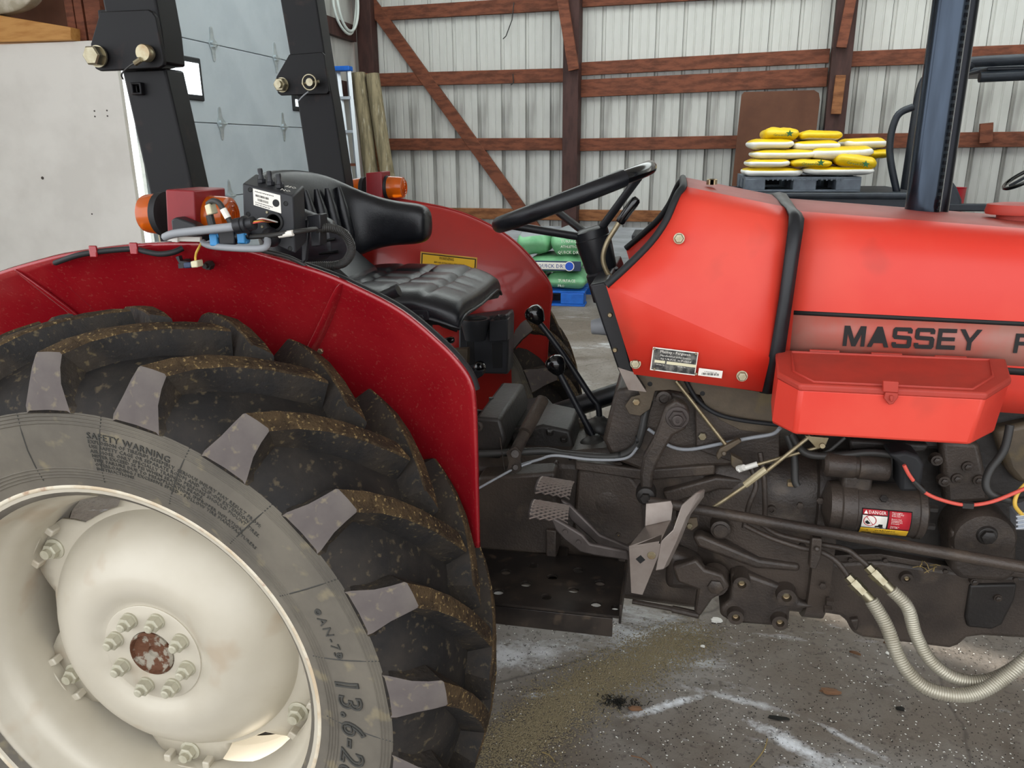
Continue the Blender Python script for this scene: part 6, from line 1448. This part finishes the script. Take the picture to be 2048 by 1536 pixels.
for i, ((x0, x1), (y0, y1), dy, _, lab, ms) in enumerate(gs):
    a, b = A(x0, y0, Yg), A(x1, y0, Yg); w = (b.x - a.x)
    o = pillow('feed_sack', ((a.x + b.x) / 2, Yg + .3 + dy, zz[i] + hh[i] / 2), (w, .6, hh[i]), ms, yw=None if i < 2 else (.72 if i > 2 else None), seed=50 + i, e1=.45)
    tag(o, lab, 'sack', 'green sacks on the blue pallet')
    fx = Yg - .02
    if i == 2:
        mb = MB(); mb.box(((a.x + b.x) / 2 - .02, fx + .0, zz[i] + .085), (w * .98, .012, .10)); mb.build('navy_band', 'bag_navy', o, bevel=.004)
        mb = MB(); mb.box(((a.x + b.x) / 2 - .06, fx - .008, zz[i] + .085), (w * .8, .006, .07)); mb.build('white_band', 'sticker_white', o, bevel=.003)
        mb = MB(); q = A(1139, 534, fx); mb.lathe((q.x, fx - .012, zz[i] + .085), (0, -1, 0), [(.05, 0), (.05, .003), (.042, .003), (.042, .004), (0, .004)], 24); mb.mi = [0 if k < 48 else 1 for k in range(len(mb.f))]; mb.build('dot', ['sticker_white', 'label_blue'], o, smooth=0)
        q = A(1098, 532, fx); mb = MB(); text_on(mb, 'QUICK DRY', Vector((q.x - .115, fx - .013, zz[i] + .066)), (1, 0, 0), (0, 0, 1), .055, res=1); mb.build('sack_print', 'ink_blue', o, smooth=0)
    else:
        mb = MB()
        if i in (0, 4):
            q = Vector((a.x + w * .33, fx - .01, zz[i] + hh[i] * .55))
            text_on(mb, 'TURFACE', q, (1, 0, 0), (0, 0, 1), .042, res=1); text_on(mb, 'ATHLETICS' if i == 4 else 'PRO', q - Vector((0, 0, .05)), (1, 0, 0), (0, 0, 1), .035, res=1)
            if i == 4: text_on(mb, 'QUICK DRY', q - Vector((.03, 0, .11)), (1, 0, 0), (0, 0, 1), .045, res=1)
            mb.build('sack_print', 'sticker_white', o, smooth=0)
# black crates seen under the steering wheel's right side
CR = thing('black_crate', (A(1300, 500, 5.3).x, 5.5, 0), 'stack of black plastic crates on the floor behind the dash cowl', 'crate')
xa, xb = A(1262, 480, 5.3).x, A(1345, 480, 5.3).x
for i, (z0_, z1_, m_) in enumerate(((.0, .28, 'black_plastic'), (.285, .50, 'pallet_black'), (.505, .72, 'black_plastic'), (.725, .80, 'black_plastic'))):
    mb = MB(); mb.box(((xa + xb) / 2 + .02 * (i % 2), 5.55, (z0_ + z1_) / 2), (xb - xa, .5, z1_ - z0_)); mb.build('crate_body', m_, CR, bevel=.015)
    mb = MB(); mb.box(((xa + xb) / 2 + .02 * (i % 2), 5.55, z1_ - .02), (xb - xa + .03, .53, .035)); mb.build('crate_rim', m_, CR, bevel=.006)

# ================================================================== litter on the floor
rnd = random.Random(11)
def scatter(name, n, fn, m, size, label, cat, flat=.6):
    mb = MB()
    for i in range(n):
        x, y = fn(rnd); s = size * rnd.uniform(.6, 1.3); a = rnd.uniform(0, PI); ca_, sa_ = math.cos(a) * s * 1.4, math.sin(a) * s * 1.4; cb2, sb2 = -math.sin(a) * s, math.cos(a) * s; h = s * flat * 2
        o = len(mb.v)
        mb.v += [Vector((x + ca_, y + sa_, h * .4)), Vector((x + cb2, y + sb2, h * .4)), Vector((x - ca_, y - sa_, h * .4)), Vector((x - cb2, y - sb2, h * .4)), Vector((x, y, h)), Vector((x, y, 0))]
        for q in ((0, 1, 4), (1, 2, 4), (2, 3, 4), (3, 0, 4), (1, 0, 5), (2, 1, 5), (3, 2, 5), (0, 3, 5)): mb.f.append([o + k for k in q]); mb.mi.append(0)
    o = mb.build(name, m, smooth=0, clean=False); o['kind'] = 'stuff'; return tag(o, label, cat)
ga, gb, gc = AZ(980, 1520, 0), AZ(1180, 1370, 0), AZ(1390, 1270, 0)
def grain(r):
    t = r.random(); c = ga.lerp(gb, t * 2) if t < .5 else gb.lerp(gc, t * 2 - 1)
    return c.x + r.gauss(0, .055), c.y + r.gauss(0, .05)
scatter('spilled_seed', 22000, grain, 'seed', .0021, 'tan seed spilled in a swath beside the rear tyre', 'seed')
def anyf(r):
    p = AZ(r.uniform(980, 2080), r.uniform(1240, 1560), 0); return p.x, p.y
scatter('white_pellets', 900, anyf, 'pellet', .0021, 'small white pellets scattered over the concrete', 'pellets')
scatter('dark_grit', 2500, anyf, 'charcoal', .0016, 'dark grit scattered over the concrete', 'grit')
def lump(px, py, r, m, label, cat, name, sd):
    p = AZ(px, py, 0); rr_ = random.Random(sd); bm = bmesh.new(); bmesh.ops.create_icosphere(bm, subdivisions=2, radius=1)
    for v in bm.verts: v.co = Vector((v.co.x * r[0], v.co.y * r[1], max(-.6, v.co.z) * r[2])) * rr_.uniform(.75, 1.2)
    mz = min(v.co.z for v in bm.verts)
    for v in bm.verts: v.co.z -= mz
    me = bpy.data.meshes.new(name); bm.to_mesh(me); bm.free(); me.materials.append(MATS[m]); o = bpy.data.objects.new(name, me); COL.objects.link(o); o.location = (p.x, p.y, 0); return tag(o, label, cat)
lump(1432, 1243, (.02, .012, .008), 'pellet', 'crumpled white scrap lying by the clutch housing', 'scrap', 'paper_scrap', 1)
lump(1405, 1294, (.008, .006, .004), 'pellet', 'tiny white scrap on the spilled seed', 'scrap', 'paper_scrap', 2)
lump(1775, 1308, (.006, .006, .005), 'pellet', 'white crumb below the oil sump', 'scrap', 'paper_scrap', 3)
lump(1556, 1437, (.03, .010, .003), 'charcoal', 'black scorch-dark clod on the white dust', 'clod', 'dirt_clod', 4)
lump(1660, 1385, (.03, .014, .006), 'leaf', 'brown clod of dirt on the concrete beneath the hoses', 'clod', 'dirt_clod', 5)
mb = MB(); pc = AZ(1235, 1405, 0)
for i in range(70):
    a = rnd.uniform(0, 6.28); x, y = pc.x + rnd.gauss(0, .03), pc.y + rnd.gauss(0, .012); l = rnd.uniform(.008, .025)
    mb.tube([(x, y, .002), (x + l * .5 * math.cos(a), y + l * .5 * math.sin(a), .006 + rnd.random() * .008), (x + l * math.cos(a), y + l * math.sin(a), .002)], .0011, 4)
o = mb.build('litter_tuft', 'charcoal'); o['kind'] = 'stuff'; tag(o, 'dark tuft of chaff at the edge of the spilled seed', 'litter')
lump(1270, 1420, (.022, .010, .008), 'leaf', 'brown crumbled litter beside the dark tuft', 'clod', 'dirt_clod', 7)
lump(1800, 1420, (.012, .008, .006), 'charcoal', 'small dark clod under the hose bend', 'clod', 'dirt_clod', 8)
def stalk(pts, r, label, m='straw'):
    mb = MB(); mb.tube(smooth_path([AZ(x, y, .003) + Vector((0, 0, .001)) for x, y in pts], 5), r, 5); tag(mb.build('dry_stalk', m, smooth=60), label, 'stalk')
stalk([(1535, 1478), (1528, 1500), (1512, 1522), (1500, 1535)], .0016, 'thin curved dry stalk below the white dust')
stalk([(1262, 1512), (1285, 1518), (1300, 1530), (1305, 1540)], .0018, 'reddish curled stalk near the spilled seed', 'leaf')
stalk([(1085, 1505), (1100, 1512), (1110, 1525)], .0014, 'short curled straw on the spilled seed')
def leaf(px, py, L_, W_, a, label):
    p = AZ(px, py, .002); mb = MB(); rows = []
    for i in range(7):
        t = i / 6; w = W_ * math.sin(PI * min(.98, t + .02)) ** .8; x = (t - .5) * L_
        rows.append([Vector((p.x + x * math.cos(a) - s * w * math.sin(a), p.y + x * math.sin(a) + s * w * math.cos(a), .002 + .006 * abs(s) + .003 * t)) for s in (-1, 0, 1)])
    mb.grid(rows); tag(mb.build('dry_leaf', 'leaf', smooth=60, solid=.0006), label, 'leaf')
leaf(1710, 1309, .035, .008, -.5, 'curled orange-brown leaf beneath the sump')
leaf(1780, 1290, .04, .006, -.4, 'dry brown leaf at the shadow edge of the sump')
